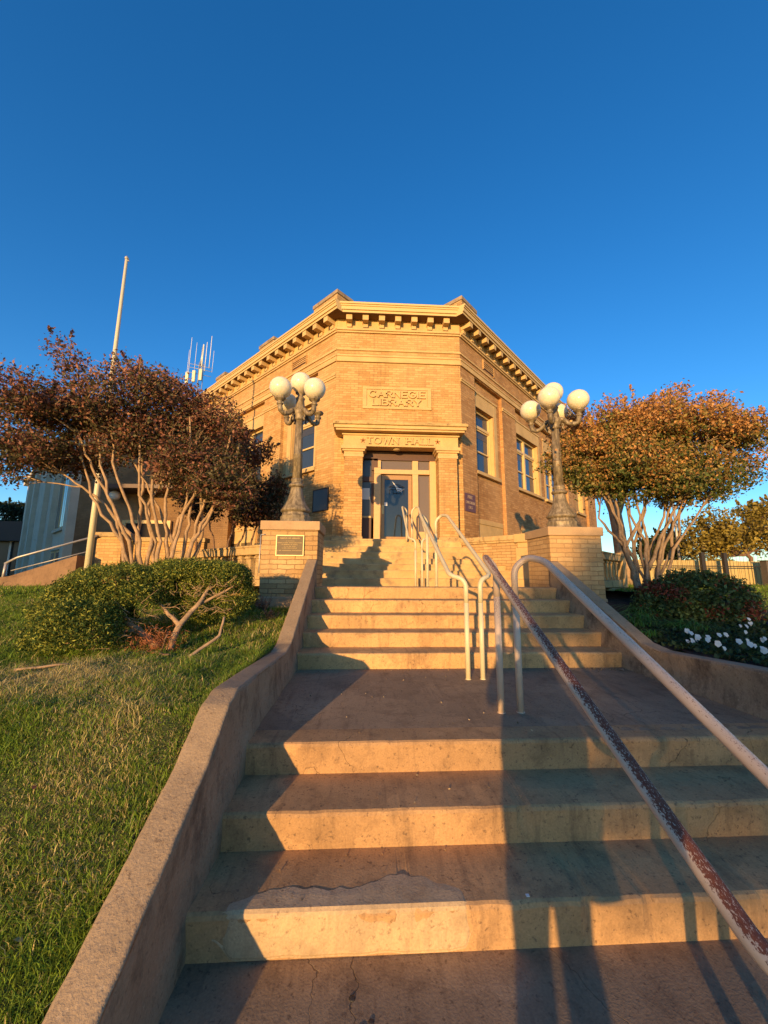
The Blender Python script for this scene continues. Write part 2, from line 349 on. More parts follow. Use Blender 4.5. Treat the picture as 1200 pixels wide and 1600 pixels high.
def side(F, mat, end, pil, bays, wins, nbr, open_dir):
    top = MB()
    top.fbox(F, 0.0, end, -.4, 0, ZT, ZW); top.build('wall', mat, B)
    for a, b in pil:
        p = MB(); p.fbox(F, a, b, -.4, 0, -.9, ZT); pl = p.build('pilaster', mat, B)
        q = MB(); q.fbox(F, a-.0, b+.0, 0, .03, 6.40, 6.47); q.fbox(F, a, b, 0, .05, 6.47, 6.53); q.build('necking_band', M['stone'], pl, .006)
        q = MB(); q.fbox(F, a-.0, b, 0, .06, -.9, 1.0); q.fbox(F, a, b, 0, .1, 1.0, 1.12); q.build('plinth', M['stone_old'], pl, .01)
    for a, b, hs in bays:
        wall_holes(F, a, b, -.9, ZT, -.4, -.13, hs).build('wall', mat, B)
    # stone frames and windows
    for (s0, s1, o0, o1, lights) in wins:
        zs, zt = 3.55, 5.97
        m = MB(); d = -.105
        m.fbox(F, s0, o0, -.12, d, 3.56, 6.47); m.fbox(F, o1, s1, -.12, d, 3.56, 6.47); m.fbox(F, o0, o1, -.12, d, zt, 6.47)
        m.fbox(F, s0-.02, s1+.02, -.12, d+.03, 6.47, 6.55)
        m.fbox(F, o0, o0+.03, -.34, d-.03, zs, zt); m.fbox(F, o1-.03, o1, -.34, d-.03, zs, zt)
        sur = m.build('window_surround', M['stone'], B, .006)
        m = MB(); m.fbox(F, s0-.04, s1+.04, -.38, .0, 3.43, zs); m.build('sill', M['stone'], sur, .01)
        n = lights; w = (o1-o0-.06)/n; u = o0+.03
        win = MB(); g = -.30
        ztr = 5.28
        win.fbox(F, u, o1-.03, g-.06, g+.02, zt-.09, zt); win.fbox(F, u, o1-.03, g-.06, g+.03, ztr, ztr+.11); win.fbox(F, u, o1-.03, g-.06, g+.02, zs, zs+.09)
        for k in range(n+1):
            c = u + k*w; h = .07 if 0 < k < n else .05
            win.fbox(F, c-(h if k else 0), c+(h if k < n else 0), g-.06, g+.035, zs+.09, zt-.09)
        wo = win.build('window', M['trim'], B, .005)
        for k in range(n):
            a, b = u+k*w+.07, u+(k+1)*w-.07; zm = 4.42
            s = MB()
            s.fbox(F, a, b, g-.05, g-.005, ztr-.06, ztr); s.fbox(F, a, b, g-.05, g, zm-.03, zm+.03); s.fbox(F, a, b, g-.05, g-.005, zs+.09, zs+.17)
            s.fbox(F, a, a+.04, g-.05, g-.005, zs+.17, ztr-.06); s.fbox(F, b-.04, b, g-.05, g-.005, zs+.17, ztr-.06)
            s.build('sash', M['trim'], wo, .004)
            s = MB(); s.fbox(F, a+.0, b-.0, g-.052, g-.045, zs+.1, zt-.09); s.build('pane', M['glass'], wo)
            s = MB(); s.fbox(F, a+.02, b-.02, g-.043, g-.038, 4.95+.25*(k % 2), ztr-.06); s.build('blind', M['dark_wood'] if k else M['slate'], wo)
    # basement windows
    for (s0, s1) in [(.99, 2.98), (4.7, 7.0)]:
        m = MB(); m.fbox(F, s0, s1, -.12, -.07, 1.70, 1.87); m.fbox(F, s0, s1, -.12, -.095, 1.30, 1.70)
        m.fbox(F, s0, s0+.32, -.12, -.09, -.8, 1.30); m.fbox(F, s1-.32, s1, -.12, -.09, -.8, 1.30); m.fbox(F, s0+.32, s1-.32, -.12, -.1, -.8, .2)
        sp = m.build('basement_surround', M['stone'], B, .006)
        m = MB(); m.fbox(F, s0+.32, s1-.32, -.125, -.105, .2, 1.30); m.build('basement_pane', M['glass_warm'], sp)
        m = MB(); m.fbox(F, s0+.32, s1-.32, -.105, -.085, 1.2, 1.30); m.fbox(F, (s0+s1)/2-.04, (s0+s1)/2+.04, -.105, -.085, .2, 1.2); m.build('basement_frame', M['trim'], sp)
    # vents in the attic band
    for v in [1.68, 9.3]:
        m = MB(); m.fbox(F, v, v+.82, 0, .02, 7.58, 7.90); vo = m.build('vent', M['dark_wood'], B)
        m = MB()
        for k in range(4): m.fbox(F, v+.03, v+.79, .02, .035, 7.615+k*.075, 7.655+k*.075)
        m.fbox(F, v-.04, v, 0, .04, 7.55, 7.93); m.fbox(F, v+.82, v+.86, 0, .04, 7.55, 7.93); m.build('louvre', M['brick'], vo)
    belts(F, .0, end)
    # brackets
    for k in range(nbr):
        u = .10 + .59*k
        m = MB(); m.fbox(F, u, u+.2, .012, .37, 8.33, 8.515); m.fbox(F, u+.02, u+.18, .012, .10, 8.19, 8.33); m.build('bracket', M['stone'], B, .008)
side(FR, M['brick_low_sun'], 16.6, [(0, .97), (3.15, 4.43), (11.0, 12.3), (14.8, 16.6)],
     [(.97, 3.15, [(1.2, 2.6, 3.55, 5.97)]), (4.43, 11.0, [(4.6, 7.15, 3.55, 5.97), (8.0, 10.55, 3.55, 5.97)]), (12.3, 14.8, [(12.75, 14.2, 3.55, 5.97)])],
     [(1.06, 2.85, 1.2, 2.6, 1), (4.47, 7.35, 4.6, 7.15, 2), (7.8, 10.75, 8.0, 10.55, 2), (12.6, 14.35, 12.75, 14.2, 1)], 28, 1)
side(FL, M['brick'], 14.0, [(0, .97), (3.15, 4.43), (11.0, 12.3)],
     [(.97, 3.15, [(1.2, 2.6, 3.55, 5.97)]), (4.43, 11.0, [(4.6, 7.15, 3.55, 5.97), (8.0, 10.55, 3.55, 5.97)]), (12.3, 14.0, [])],
     [(1.06, 2.85, 1.2, 2.6, 1), (4.47, 7.35, 4.6, 7.15, 2), (7.8, 10.75, 8.0, 10.55, 2)], 23, 1)
# front bay wall with doorway void (u = X-CL)
wall_holes(FF, 0, WF, -.3, ZW, -.15, 0, [(.75, 3.35, -.3, 4.2)]).build('wall', M['brick'], B)
belts(FF, 0, WF)
for k in range(7):
    X = -.587+.545*k-CL
    m = MB(); m.fbox(FF, X-.1, X+.1, .012, .30, 8.33, 8.515); m.fbox(FF, X-.08, X+.08, .012, .10, 8.19, 8.33); m.build('bracket', M['stone'], B, .008)
# cornice: one moulding swept round the three walls with breaks at both corners
def cor(d, e=.41):
    k = d-.45
    L0 = FL(14.4, d, 0); L1 = FL(-e-k*.0, d, 0); R0 = FR(16.9, d, 0); R1 = FR(-e, d, 0)
    yf = YF-d
    # return from the corner block back to the front fascia, perpendicular to the side wall
    l2 = (L1[0] + (yf-L1[1]), yf); r2 = (R1[0] - (yf-R1[1]), yf)
    return [L0[:2], L1[:2], l2, r2, R1[:2], R0[:2]]
inner = [FL(14.4, -.5, 0)[:2], FL(0, -.5, 0)[:2], FR(0, -.5, 0)[:2], FR(16.9, -.5, 0)[:2]]
def cprism(mb, d, z0, z1):
    a = cor(d); n = 6
    q = [FL(14.4, -.4, 0)[:2], FL(0.3, -.4, 0)[:2], FL(0.25, -.4, 0)[:2], FR(.25, -.4, 0)[:2], FR(.3, -.4, 0)[:2], FR(16.9, -.4, 0)[:2]]
    vs = [(x, y, z0) for x, y in a]+[(x, y, z1) for x, y in a]+[(x, y, z0) for x, y in q]+[(x, y, z1) for x, y in q]
    fs = []
    for i in range(n-1):
        fs += [(i, i+1, n+i+1, n+i), (n+i, n+i+1, 3*n+i+1, 3*n+i), (i, i+1, 2*n+i+1, 2*n+i)]
    fs += [(0, n, 3*n, 2*n), (n-1, 2*n-1, 4*n-1, 3*n-1)]
    mb.add(vs, fs)
m = MB(); cprism(m, .39, 8.52, 8.60); cprism(m, .43, 8.60, 8.72); cprism(m, .455, 8.72, 8.775); cprism(m, .485, 8.775, 8.84)
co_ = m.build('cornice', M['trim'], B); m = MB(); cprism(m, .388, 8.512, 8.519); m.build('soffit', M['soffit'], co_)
m = MB(); m.fbox(FF, -.1, WF+.1, -.25, .18, 8.84, 8.93); m.fbox(FF, .35, 1.2, -.2, .2, 8.93, 8.965); m.fbox(FF, 1.9, 3.1, -.2, .2, 8.93, 8.965)
m.build('parapet', M['block'], B, .01)
for F, us in ((FL, [(-.30, .95), (3.5, 4.55), (7.6, 8.5)]), (FR, [(-.30, .70), (3.9, 4.3), (11.2, 12)])):
    for i, (a, b) in enumerate(us):
        z = (9.31 if i == 0 else 9.28) if F is FL else (9.27 if i == 0 else 9.02)
        m = MB(); m.fbox(F, a, b, -.4, .30, 8.84, z-.14); blk = m.build('parapet_block', M['pier_brick'], B, .01)
        m = MB(); m.fbox(F, a-.03, b+.03, -.42, .33, z-.14, z); m.build('block_coping', M['block'], blk, .015)
m = MB(); m.add([FL(14, .1, 8.85), FL(0, .1, 8.85), FR(0, .1, 8.85), FR(16.6, .1, 8.85), FR(16.6, -14, 8.85), FL(14, -14, 8.85)], [(0, 1, 2, 3, 4, 5)])
m.build('roof', M['roof'], B)
# end and back walls so the block is closed
m = MB(); a, b = FR(16.6, -.4, 0), FR(16.6, -14, 0); c, d = FL(14, -.4, 0), FL(14, -14, 0)
m.fbox(FR, 16.2, 16.6, -14, -.4, -.9, 8.8); m.fbox(FL, 13.6, 14.0, -14, -.4, -.9, 8.8)
m.build('rear_wall', M['brick_low_sun'], B)
# ---------------- lettering drawn with strokes (u, v in 0..1 boxes)
def arc(cx, cy, rx, ry, a0, a1, n=14): return [(cx+rx*math.cos(R(a0+(a1-a0)*i/n)), cy+ry*math.sin(R(a0+(a1-a0)*i/n))) for i in range(n+1)]
GL = {
 'A': (.95, [[(0, 0), (.475, 1), (.95, 0)], [(.2, .36), (.75, .36)]]), 'B': (.75, [[(0, 0), (0, 1)], [(0, 1)]+arc(.42, .76, .27, .24, 90, -90)+[(0, .52)], [(.3, .52)]+arc(.44, .26, .31, .26, 90, -90)+[(0, 0)]]),
 'C': (.95, [arc(.5, .5, .5, .5, 48, 312, 22)]), 'E': (.75, [[(.75, 1), (0, 1), (0, 0), (.75, 0)], [(0, .5), (.6, .5)]]),
 'G': (.98, [arc(.5, .5, .5, .5, 48, 335, 22)+[(.96, .45), (.58, .45)]]), 'H': (.88, [[(0, 0), (0, 1)], [(.88, 0), (.88, 1)], [(0, .52), (.88, .52)]]),
 'I': (.0, [[(0, 0), (0, 1)]]), 'L': (.72, [[(0, 1), (0, 0), (.72, 0)]]), 'N': (.85, [[(0, 0), (0, 1), (.85, 0), (.85, 1)]]),
 'O': (1., [arc(.5, .5, .5, .5, 0, 360, 26)]), 'R': (.8, [[(0, 0), (0, 1)]+arc(.45, .75, .28, .25, 90, -90)+[(0, .5)], [(.4, .5), (.8, 0)]]),
 'T': (.85, [[(0, 1), (.85, 1)], [(.425, 1), (.425, 0)]]), 'W': (1.25, [[(0, 1), (.33, 0), (.62, .9), (.92, 0), (1.25, 1)]]), 'Y': (.85, [[(0, 1), (.425, .48), (.85, 1)], [(.425, .48), (.425, 0)]]),
 'F': (.7, [[(.7, 1), (0, 1), (0, 0)], [(0, .52), (.55, .52)]])}
SER = {'T': [(.425, 0)], 'W': [(0, 1), (1.25, 1)], 'N': [(0, 0), (0, 1), (.85, 1)], 'H': [(0, 0), (0, 1), (.88, 0), (.88, 1)], 'A': [(0, 0), (.95, 0)], 'L': [(0, 1)]}
def ribbon(mb, F, pts, sw, d0, d1, cap=True):
    P = [Vector(p) for p in pts]; closed = (P[0]-P[-1]).length < 1e-5
    if closed: P = P[:-1]
    n = len(P); A = []; Bq = []
    for i in range(n):
        a = P[i-1] if (i > 0 or closed) else None; c = P[(i+1) % n] if (i < n-1 or closed) else None
        t1 = (P[i]-a).normalized() if a is not None else None; t2 = (c-P[i]).normalized() if c is not None else None
        if t1 is None: t1 = t2
        if t2 is None: t2 = t1
        t = t1+t2; t = t.normalized() if t.length > 1e-4 else t1; nrm = Vector((-t.y, t.x)); k = 1/max(.45, nrm.dot(Vector((-t1.y, t1.x))))
        q = P[i].copy()
        if not closed and i == 0: q -= t2*sw*.4
        if not closed and i == n-1: q += t1*sw*.4
        A.append(q+nrm*sw*.5*k); Bq.append(q-nrm*sw*.5*k)
    vs = [F(p.x, d1, p.y) for p in A]+[F(p.x, d1, p.y) for p in Bq]+[F(p.x, d0, p.y) for p in A]+[F(p.x, d0, p.y) for p in Bq]; fs = []
    for i in range(n if closed else n-1):
        j = (i+1) % n; fs += [(i, j, n+j, n+i), (i, 2*n+i, 2*n+j, j), (n+i, n+j, 3*n+j, 3*n+i)]
    if not closed: fs += [(0, n, 3*n, 2*n), (n-1, 3*n-1, 4*n-1, 2*n-1)]
    mb.add(vs, fs)
def letters(mb, F, text, u0, u1, z0, z1, d0, d1, sw, gap=.28, xs=1., serif=False, spc=.9):
    h = z1-z0; ws = [(spc if c == ' ' else GL[c][0]) for c in text]
    tot = sum(ws)*xs + gap*(len(text)-1); k = (u1-u0)/(tot); u = u0
    for c, w in zip(text, ws):
        if c != ' ':
            for li, line in enumerate(GL[c][1]):
                pts = [(u+a*xs*k, z0+b*h) for a, b in line]
                ribbon(mb, F, pts, sw, d0-.003, d1+.0012*li)
            if serif:
                for a, b in SER.get(c, []):
                    x = u+a*xs*k; zz = z0+b*h; s = sw*1.05; mb.fbox(F, x-s, x+s, d0-.003, d1+.003, zz-sw*.4, zz+sw*.3)
        u += (w*xs+gap)*k
# name tablet
m = MB(); u0, u1, z0, z1 = -.10-CL, 2.17-CL, 5.33, 6.10
m.fbox(FF, u0, u1, 0, .04, z1-.09, z1); m.fbox(FF, u0, u1, 0, .04, z0, z0+.09); m.fbox(FF, u0, u0+.13, 0, .04, z0+.09, z1-.09); m.fbox(FF, u1-.13, u1, 0, .04, z0+.09, z1-.09); m.fbox(FF, u0+.13, u1-.13, 0, .012, z0+.09, z1-.09)
tab = m.build('name_tablet', M['stone'], B, .006)
m = MB(); letters(m, FF, 'CARNEGIE', u0+.22, u1-.22, 5.745, 5.955, .012, .066, .05, .32); letters(m, FF, 'LIBRARY', u0+.33, u1-.36, 5.46, 5.665, .012, .066, .05, .32)
m.build('lettering', M['stone'], tab)
# ---------------- porch
PY = 11.48
mk = lambda Y: YF-Y
PX = [(-.63, -.07), (2.30, 2.88)]
for a, b in PX:
    m = MB(); m.box(a, b, PY, YF-.0, SILL, 3.56); col = m.build('porch_pier', M['brick'], B)
    m = MB(); m.box(a-.03, b+.03, PY-.03, YF-.01, 3.56, 3.66); m.box(a-.015, b+.015, PY-.015, YF-.01, 3.66, 3.74); m.box(a-.07, b+.07, PY-.06, YF-.01, 3.74, 3.80); m.box(a-.11, b+.11, PY-.10, YF-.01, 3.80, 3.91); m.build('capital', M['stone'], col, .012)
    m = MB(); m.box(a-.03, b+.03, PY-.03, YF-.01, SILL-.01, SILL+.12); m.build('pier_base', M['stone_old'], col, .01)
m = MB(); m.box(-.68, 2.93, PY-.01, YF-.01, 3.91, 4.26); m.box(-.72, 2.97, PY-.05, YF-.01, 4.26, 4.31); ent = m.build('entablature', M['stone'], B, .008)
m = MB(); m.box(-.95, 3.14, 11.19, YF-.01, 4.40, 4.50); m.box(-.90, 3.09, 11.24, YF-.01, 4.31+.03, 4.40)
m.build('porch_cornice', M['stone'], ent, .01)
m = MB(); m.box(-.99, 3.19, 11.14, YF-.01, 4.50, 4.585); m.box(-.94, 3.14, 11.2, YF-.01, 4.585, 4.63); m.build('porch_ledge', M['ledge'], ent, .02)
m = MB(); letters(m, lambda u, d, z: (u, PY-.01-d, z), 'TOWN HALL', .06, 2.12, 4.0, 4.19, 0, .05, .038, .3, 1, True, .75); m.build('lettering', M['stone'], ent)
for cx in (-.07, 2.27):
    m = MB()
    for k in range(5):
        a = R(90+72*k); c, s = math.cos(a), math.sin(a); px, pz = -s, c
        m.hexa([(cx+px*.018, PY-.035, 4.095+pz*.018), (cx-px*.018, PY-.035, 4.095-pz*.018), (cx+c*.085-px*.006, PY-.035, 4.095+s*.085-pz*.006), (cx+c*.085+px*.006, PY-.035, 4.095+s*.085+pz*.006)] +
               [(cx+px*.018, PY-.01, 4.095+pz*.018), (cx-px*.018, PY-.01, 4.095-pz*.018), (cx+c*.085-px*.006, PY-.01, 4.095+s*.085-pz*.006), (cx+c*.085+px*.006, PY-.01, 4.095+s*.085+pz*.006)])
    m.build('star', M['star'], ent)
# recess behind the porch
DY = 12.0
m = MB(); m.box(-.95, -.225, YF+.002, 13.4, SILL-.3, 4.6); m.box(2.345, 3.1, YF+.002, 13.4, SILL-.3, 4.6); m.box(-.24, 2.36, YF+.15, 13.4, 4.2, 4.6); m.build('recess_wall', M['brick'], B)
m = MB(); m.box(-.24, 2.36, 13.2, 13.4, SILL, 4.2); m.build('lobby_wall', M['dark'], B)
m = MB(); m.box(-.24, 2.36, PY-.05, 13.2, SILL-.25, SILL+.05); m.build('threshold', M['step_stone'], B, .01)
m = MB(); m.lathe(1.0, 11.7, [(.02, 4.2), (.02, 3.96), (.11, 3.96), (.14, 3.92), (.11, 3.87), (.05, 3.85), (.005, 3.845)], 16); m.build('porch_light', M['stone_old'], B)
# door screen
m = MB(); z0 = SILL+.052
m.box(.30, .52, DY-.09, DY+.09, z0, 3.36); m.box(1.53, 1.72, DY-.09, DY+.09, z0, 3.60); m.box(2.09, 2.30, DY-.09, DY+.09, z0, 3.60); m.box(.30, 2.09, DY-.10, DY+.08, 3.15, 3.30)
m.box(.42, .52, DY-.085, DY+.085, 3.36, 3.60); m.box(1.72, 2.09, DY-.08, DY+.08, z0, z0+.28)
fr = m.build('door_frame', M['post_wood'], B, .012)
m = MB(); m.box(.225, .42, DY+.03, DY+.09, 3.30, 3.62); m.build('corner_panel', M['dark_wood'], fr)
m = MB(); m.box(.52, 1.53, DY+.02, DY+.03, 3.30, 3.62); m.box(1.72, 2.09, DY+.02, DY+.03, 3.30, 3.62); m.build('transom_pane', M['glass_warm'], fr)
m = MB(); m.box(.42, 2.3, DY-.04, DY+.08, 3.62, 3.68); m.box(-.24, 2.36, DY+.0, DY+.1, 3.68, 4.2); m.build('head_panel', M['dark_wood'], fr)
m = MB(); m.box(1.72, 2.09, DY+.02, DY+.03, z0+.28, 3.15); m.build('sidelight_pane', M['glass_warm'], fr)
m = MB(); m.box(-.24, .30, DY+.10, DY+.16, z0, 1.75); m.box(-.24, -.17, DY+.08, DY+.18, z0, 3.68); m.box(-.17, .30, DY+.08, DY+.18, 2.93, 3.1); m.box(.22, .30, DY+.1, DY+.17, z0, 3.68); m.build('side_panel', M['dark_wood'], fr, .008)
m = MB(); m.box(-.17, .24, DY+.13, DY+.14, 1.8, 2.93); m.box(-.17, .24, DY+.13, DY+.14, 3.1, 3.68); m.build('side_pane', M['glass_dim'], fr)
m = MB(); m.box(-.17, .22, DY+.07, DY+.12, 1.75, 1.81); m.build('side_rail', M['trim'], fr, .005)
m = MB(); m.box(-.11, .17, DY+.11, DY+.125, 2.35, 2.72); m.build('paper_notice', M['white'], fr)
m = MB(); m.box(-.10, .16, DY+.11, DY+.125, 1.86, 2.33); m.build('paper_notice', M['slate'], fr)
D = MB(); dy = DY-.03
D.box(.535, .64, dy, dy+.05, z0+.01, 3.13); D.box(1.40, 1.515, dy, dy+.05, z0+.01, 3.13); D.box(.64, 1.40, dy, dy+.05, 2.98, 3.13); D.box(.64, 1.40, dy, dy+.05, z0+.01, z0+.12)
do = D.build('door', M['door_wood'], B, .006)
m = MB(); m.box(.64, 1.40, dy+.02, dy+.03, z0+.12, 2.98); m.build('door_pane', M['glass_door'], do)
m = MB(); m.box(.555, .62, dy-.02, dy, 1.86, 2.14); m.box(.575, .60, dy-.05, dy-.02, 1.9, 2.1); m.build('handle', M['brass'], do, .006)
m = MB(); m.box(.64, .73, dy+.005, dy+.02, 2.13, 2.24); m.build('hours_card', M['white'], do)
m = MB(); m.box(.9, 1.13, dy-.0, dy+.02, 2.53, 2.545); m.build('decal_line', M['dark'], do)
m = MB()
for k in range(5):
    x = .80+.115*k
    m.tube([(x, dy+.012, 2.50), (x, dy+.012, 2.62)], .008, 6)
    if k < 4: m.tube([(x+.0575+.0575*math.cos(R(a)), dy+.012, 2.62+.05*math.sin(R(a))) for a in range(180, -1, -20)], .009, 6)
m.tube([(.78, dy+.012, 2.74), (1.03, dy+.012, 2.84), (1.28, dy+.012, 2.74), (.78, dy+.012, 2.74)], .009, 6)
m.build('building_decal', M['dark'], do)
m = MB(); y = dy+.008
m.add([(.88, y, 2.93), (1.08, y, 2.72), (1.27, y, 2.66), (1.16, y, 2.62), (1.2, y, 2.56), (1.08, y, 2.63), (1.03, y, 2.58), (1.02, y, 2.70), (.88, y+.006, 2.93), (1.08, y+.006, 2.72), (1.27, y+.006, 2.66), (1.16, y+.006, 2.62), (1.2, y+.006, 2.56), (1.08, y+.006, 2.63), (1.03, y+.006, 2.58), (1.02, y+.006, 2.70)],
      [tuple(range(8)), tuple(range(8, 16))[::-1]]+[(i, (i+1) % 8, 8+(i+1) % 8, 8+i) for i in range(8)]); m.build('window_sticker', M['white'], do)
# brick toothing beside the porch and small stone plinths
m = MB(); m.box(-.99, -.66, 11.55, YF-.005, -.2, 1.12); m.box(2.91, 3.17, 11.6, YF-.005, -.2, 1.0); m.build('plinth', M['stone_old'], B, .02)
# plaque and sign on the corner pilasters
sg = empty('wall_sign', FR(.4, 0, 2.3), 'maroon metal notice with pale lettering screwed to the brick right of the entrance', 'sign')
m = MB(); m.fbox(FR, .05, .73, .002, .022, 2.0, 2.6); m.build('panel', M['maroon'], sg, .004)
m = MB(); letters(m, FR, 'FREE', .24, .53, 2.44, 2.53, .022, .026, .018, .3)
random.seed(3)
for z, us in ((2.255, [(.11, .16), (.18, .22), (.24, .29), (.31, .34), (.37, .42), (.44, .49), (.51, .56), (.58, .63), (.65, .68)]), (2.10, [(.28, .33), (.35, .39), (.41, .46), (.48, .52)])):
    for a, b in us: m.fbox(FR, a, a+.012, .022, .026, z, z+.09); m.fbox(FR, a+.012, b, .022, .026, z+random.choice([0, .04, .078]), z+random.choice([.012, .052, .09]) if False else z+.012) ; m.fbox(FR, a+.012, b, .022, .026, z+.078, z+.09)
m.build('lettering', M['sign_text'], sg)
pq = empty('wall_plaque', FL(.6, 0, 2.3), 'dark slate plaque on the brick left of the entrance', 'plaque')
m = MB(); m.fbox(FL, .22, .95, .002, .03, 2.0, 2.68); m.build('panel', M['slate'], pq, .004)
m = MB(); m.fbox(FL, .19, .22, .002, .036, 1.97, 2.71); m.fbox(FL, .95, .98, .002, .036, 1.97, 2.71); m.fbox(FL, .22, .95, .002, .036, 2.68, 2.71); m.fbox(FL, .22, .95, .002, .036, 1.97, 2.0); m.build('rim', M['iron'], pq)
# ================================================================== STEPS, WALLS, RAILS
XI, XO = -.77, 3.20
ZL = -1.11; ZP = -1.68; ZB = -.21
def smooth01(t): t = max(0., min(1., t)); return t*t*(3-2*t)
def flight(name, ys, z0, h, ytop, mat, x0, x1, label, cat, seed, bev=.022, wear=.006, parent=None):
    """risers at ys, rising h each from z0; worn nosings"""
    rs = random.Random(seed); prof = []
    z = z0; prof.append((ys[0], z-.25, 0))
    for k, y in enumerate(ys):
        prof += [(y+.012, z, 0), (y+.006, z+h*.5, .5), (y, z+h-bev, 1), (y+bev*.35, z+h-bev*.3, 1), (y+bev, z+h, .6)]
        z += h
    prof.append((ytop, z, 0)); prof.append((ytop, z-.4, 0))
    n = 260; vs = []; fs = []; k_ = lambda j: ((j-1)//5)*3.1
    for i in range(n+1):
        x = x0+(x1-x0)*i/n
        for j, (y, zz, w) in enumerate(prof):
            q = noise.noise(Vector((x*2.2, k_(j), seed)))*wear*2 + noise.noise(Vector((x*9, k_(j), seed)))*wear + max(0, noise.noise(Vector((x*7, k_(j)+3, seed+2)))-.38)*wear*14
            q = max(q, -wear)
            vs.append((x, y+q*w, zz-abs(q)*w*.8 + (noise.noise(Vector((x*.8, zz*4, seed)))*.004 if w else 0)))
    m = len(prof)
    for i in range(n):
        for j in range(m-1): fs.append((i*m+j, (i+1)*m+j, (i+1)*m+j+1, i*m+j+1))
        fs.append((i*m+m-1, (i+1)*m+m-1, (i+1)*m, i*m))
    fs.append(tuple(range(m))); fs.append(tuple(range(n*m, n*m+m))[::-1])
    mb = MB(); mb.add(vs, fs, False)
    o = mb.build(name, mat, parent)
    return tag(o, label, cat)
flight('lower_steps', [1.99, 2.37, 2.77], ZP, .19, 3.0, M['conc'], XI-.05, XO+.05, 'three wide brown concrete steps nearest the camera with a pale patched bottom edge', 'steps', 1)
flight('upper_steps', [4.75+.377*k for k in range(5)], ZL, .18, 6.6, M['conc_b'], XI-.02, XO+.02, 'five cracked orange concrete steps between the sloping cheek walls above the landing', 'steps', 2, .02, .005)
cs = empty('stone_steps', (1.1, 9.7, ZB), 'seven old sandstone steps with eroded edges climbing to the town hall door', 'steps')
rs = random.Random(5); rise = (SILL-ZB)/7
for k in range(7):
    z = [-.11, .09, .26, .42, .60, .78, .975][k]; rise = [.24, .20, .17, .16, .18, .18, .195][k]; y = 9.7+.28*k
    lft = -2.3; rgt = 4.28-.28*k*.8
    n = 70; prof = [(y+.01, z-rise-.02, 0), (y+.012, z-rise*.62, .6), (y, z-.03, 1), (y+.004, z-.012, 1), (y+.022, z, .8), (11.6, z, 0), (11.6, z-rise-.02, 0)]
    vs = []; fs = []; er = .035 if k in (2, 3) else .014
    for i in range(n+1):
        x = lft+(rgt-lft)*i/n
        for j, (yy, zz, w) in enumerate(prof):
            q = (max(0, noise.noise(Vector((x*1.7, j*.4, k*7.)))-.05)*er*2.2 + noise.noise(Vector((x*8, j*2., k*3.)))*er*.3)
            vs.append((x, yy+q*w, zz-(abs(q)*.6*w if j > 2 else 0)))
    m = len(prof)
    for i in range(n):
        for j in range(m-1): fs.append((i*m+j, (i+1)*m+j, (i+1)*m+j+1, i*m+j+1))
        fs.append((i*m+m-1, (i+1)*m+m-1, (i+1)*m, i*m))
    fs.append(tuple(range(m))); fs.append(tuple(range(n*m, n*m+m))[::-1])
    mb = MB(); mb.add(vs, fs); mb.build('step', M['step_stone'], cs)
# patched nosing on the lowest step: a thin ragged skin of newer mortar over the old edge
m = MB(); n = 160; vs = []; fs = []
xa, xb = -.64, .56; nn = lambda *a: noise.noise(Vector(a))
for i in range(n+1):
    x = xa+(xb-xa)*i/n; d = min(x-xa, xb-x); e = smooth01(d/.10+.35*nn(x*16, 3, 3)); h = nn(x*3, 2, 1)
    back = .035+(.10*max(0, .55+nn(x*2.4, 7, 1)*1.3)+.022*nn(x*17, 3, 1))*e
    o = -.008+.014*e+.001*nn(x*25, 5, 2)
    lo = ZP+.010+.03*max(0, nn(x*5, 9, 9))+.08*(1-e)
    row = [(1.996, lo-.004), (1.996-o*.2, lo+.003)]
    for k in range(5):
        zz = lo+.012+(ZP+.172-lo-.012)*k/4; row.append((1.996-o-.002*nn(x*22, k*1.7, 4)-.0012*nn(x*60, k*4., 4), zz))
    row += [(1.996-o+.005, ZP+.184), (1.996+.012, ZP+.1915+.002*e), (1.996+.03, ZP+.193+.001*nn(x*20, 1, 1)), (1.996+.03+back*.55, ZP+.1925+.001*nn(x*20, 4, 1)), (1.996+.03+back, ZP+.1905), (1.996+.034+back, ZP+.186)]
    vs += [(x, y, z-(.010*(1-e) if z > ZP+.18 else 0)) for y, z in row]
k = len(row)
for i in range(n):
    for j in range(k-1): fs.append((i*k+j, (i+1)*k+j, (i+1)*k+j+1, i*k+j+1))
m.add(vs, fs, False); po = m.build('repair_patch', M['patch'], bpy.data.objects['lower_steps'])
# landing and plaza
m = MB(); m.box(XI-.05, XO+.05, 2.9, 4.9, ZL-.3, ZL-.0005); tag(m.build('landing', M['pave']), kind='structure')
m = MB(); m.add([(-3.2, 6.55, ZB-.002), (5.6, 6.55, ZB-.002), (5.6, 9.9, ZB-.14), (-3.2, 9.9, ZB-.14)], [(0, 1, 2, 3)]); tag(m.build('terrace', M['conc_b']), kind='structure')
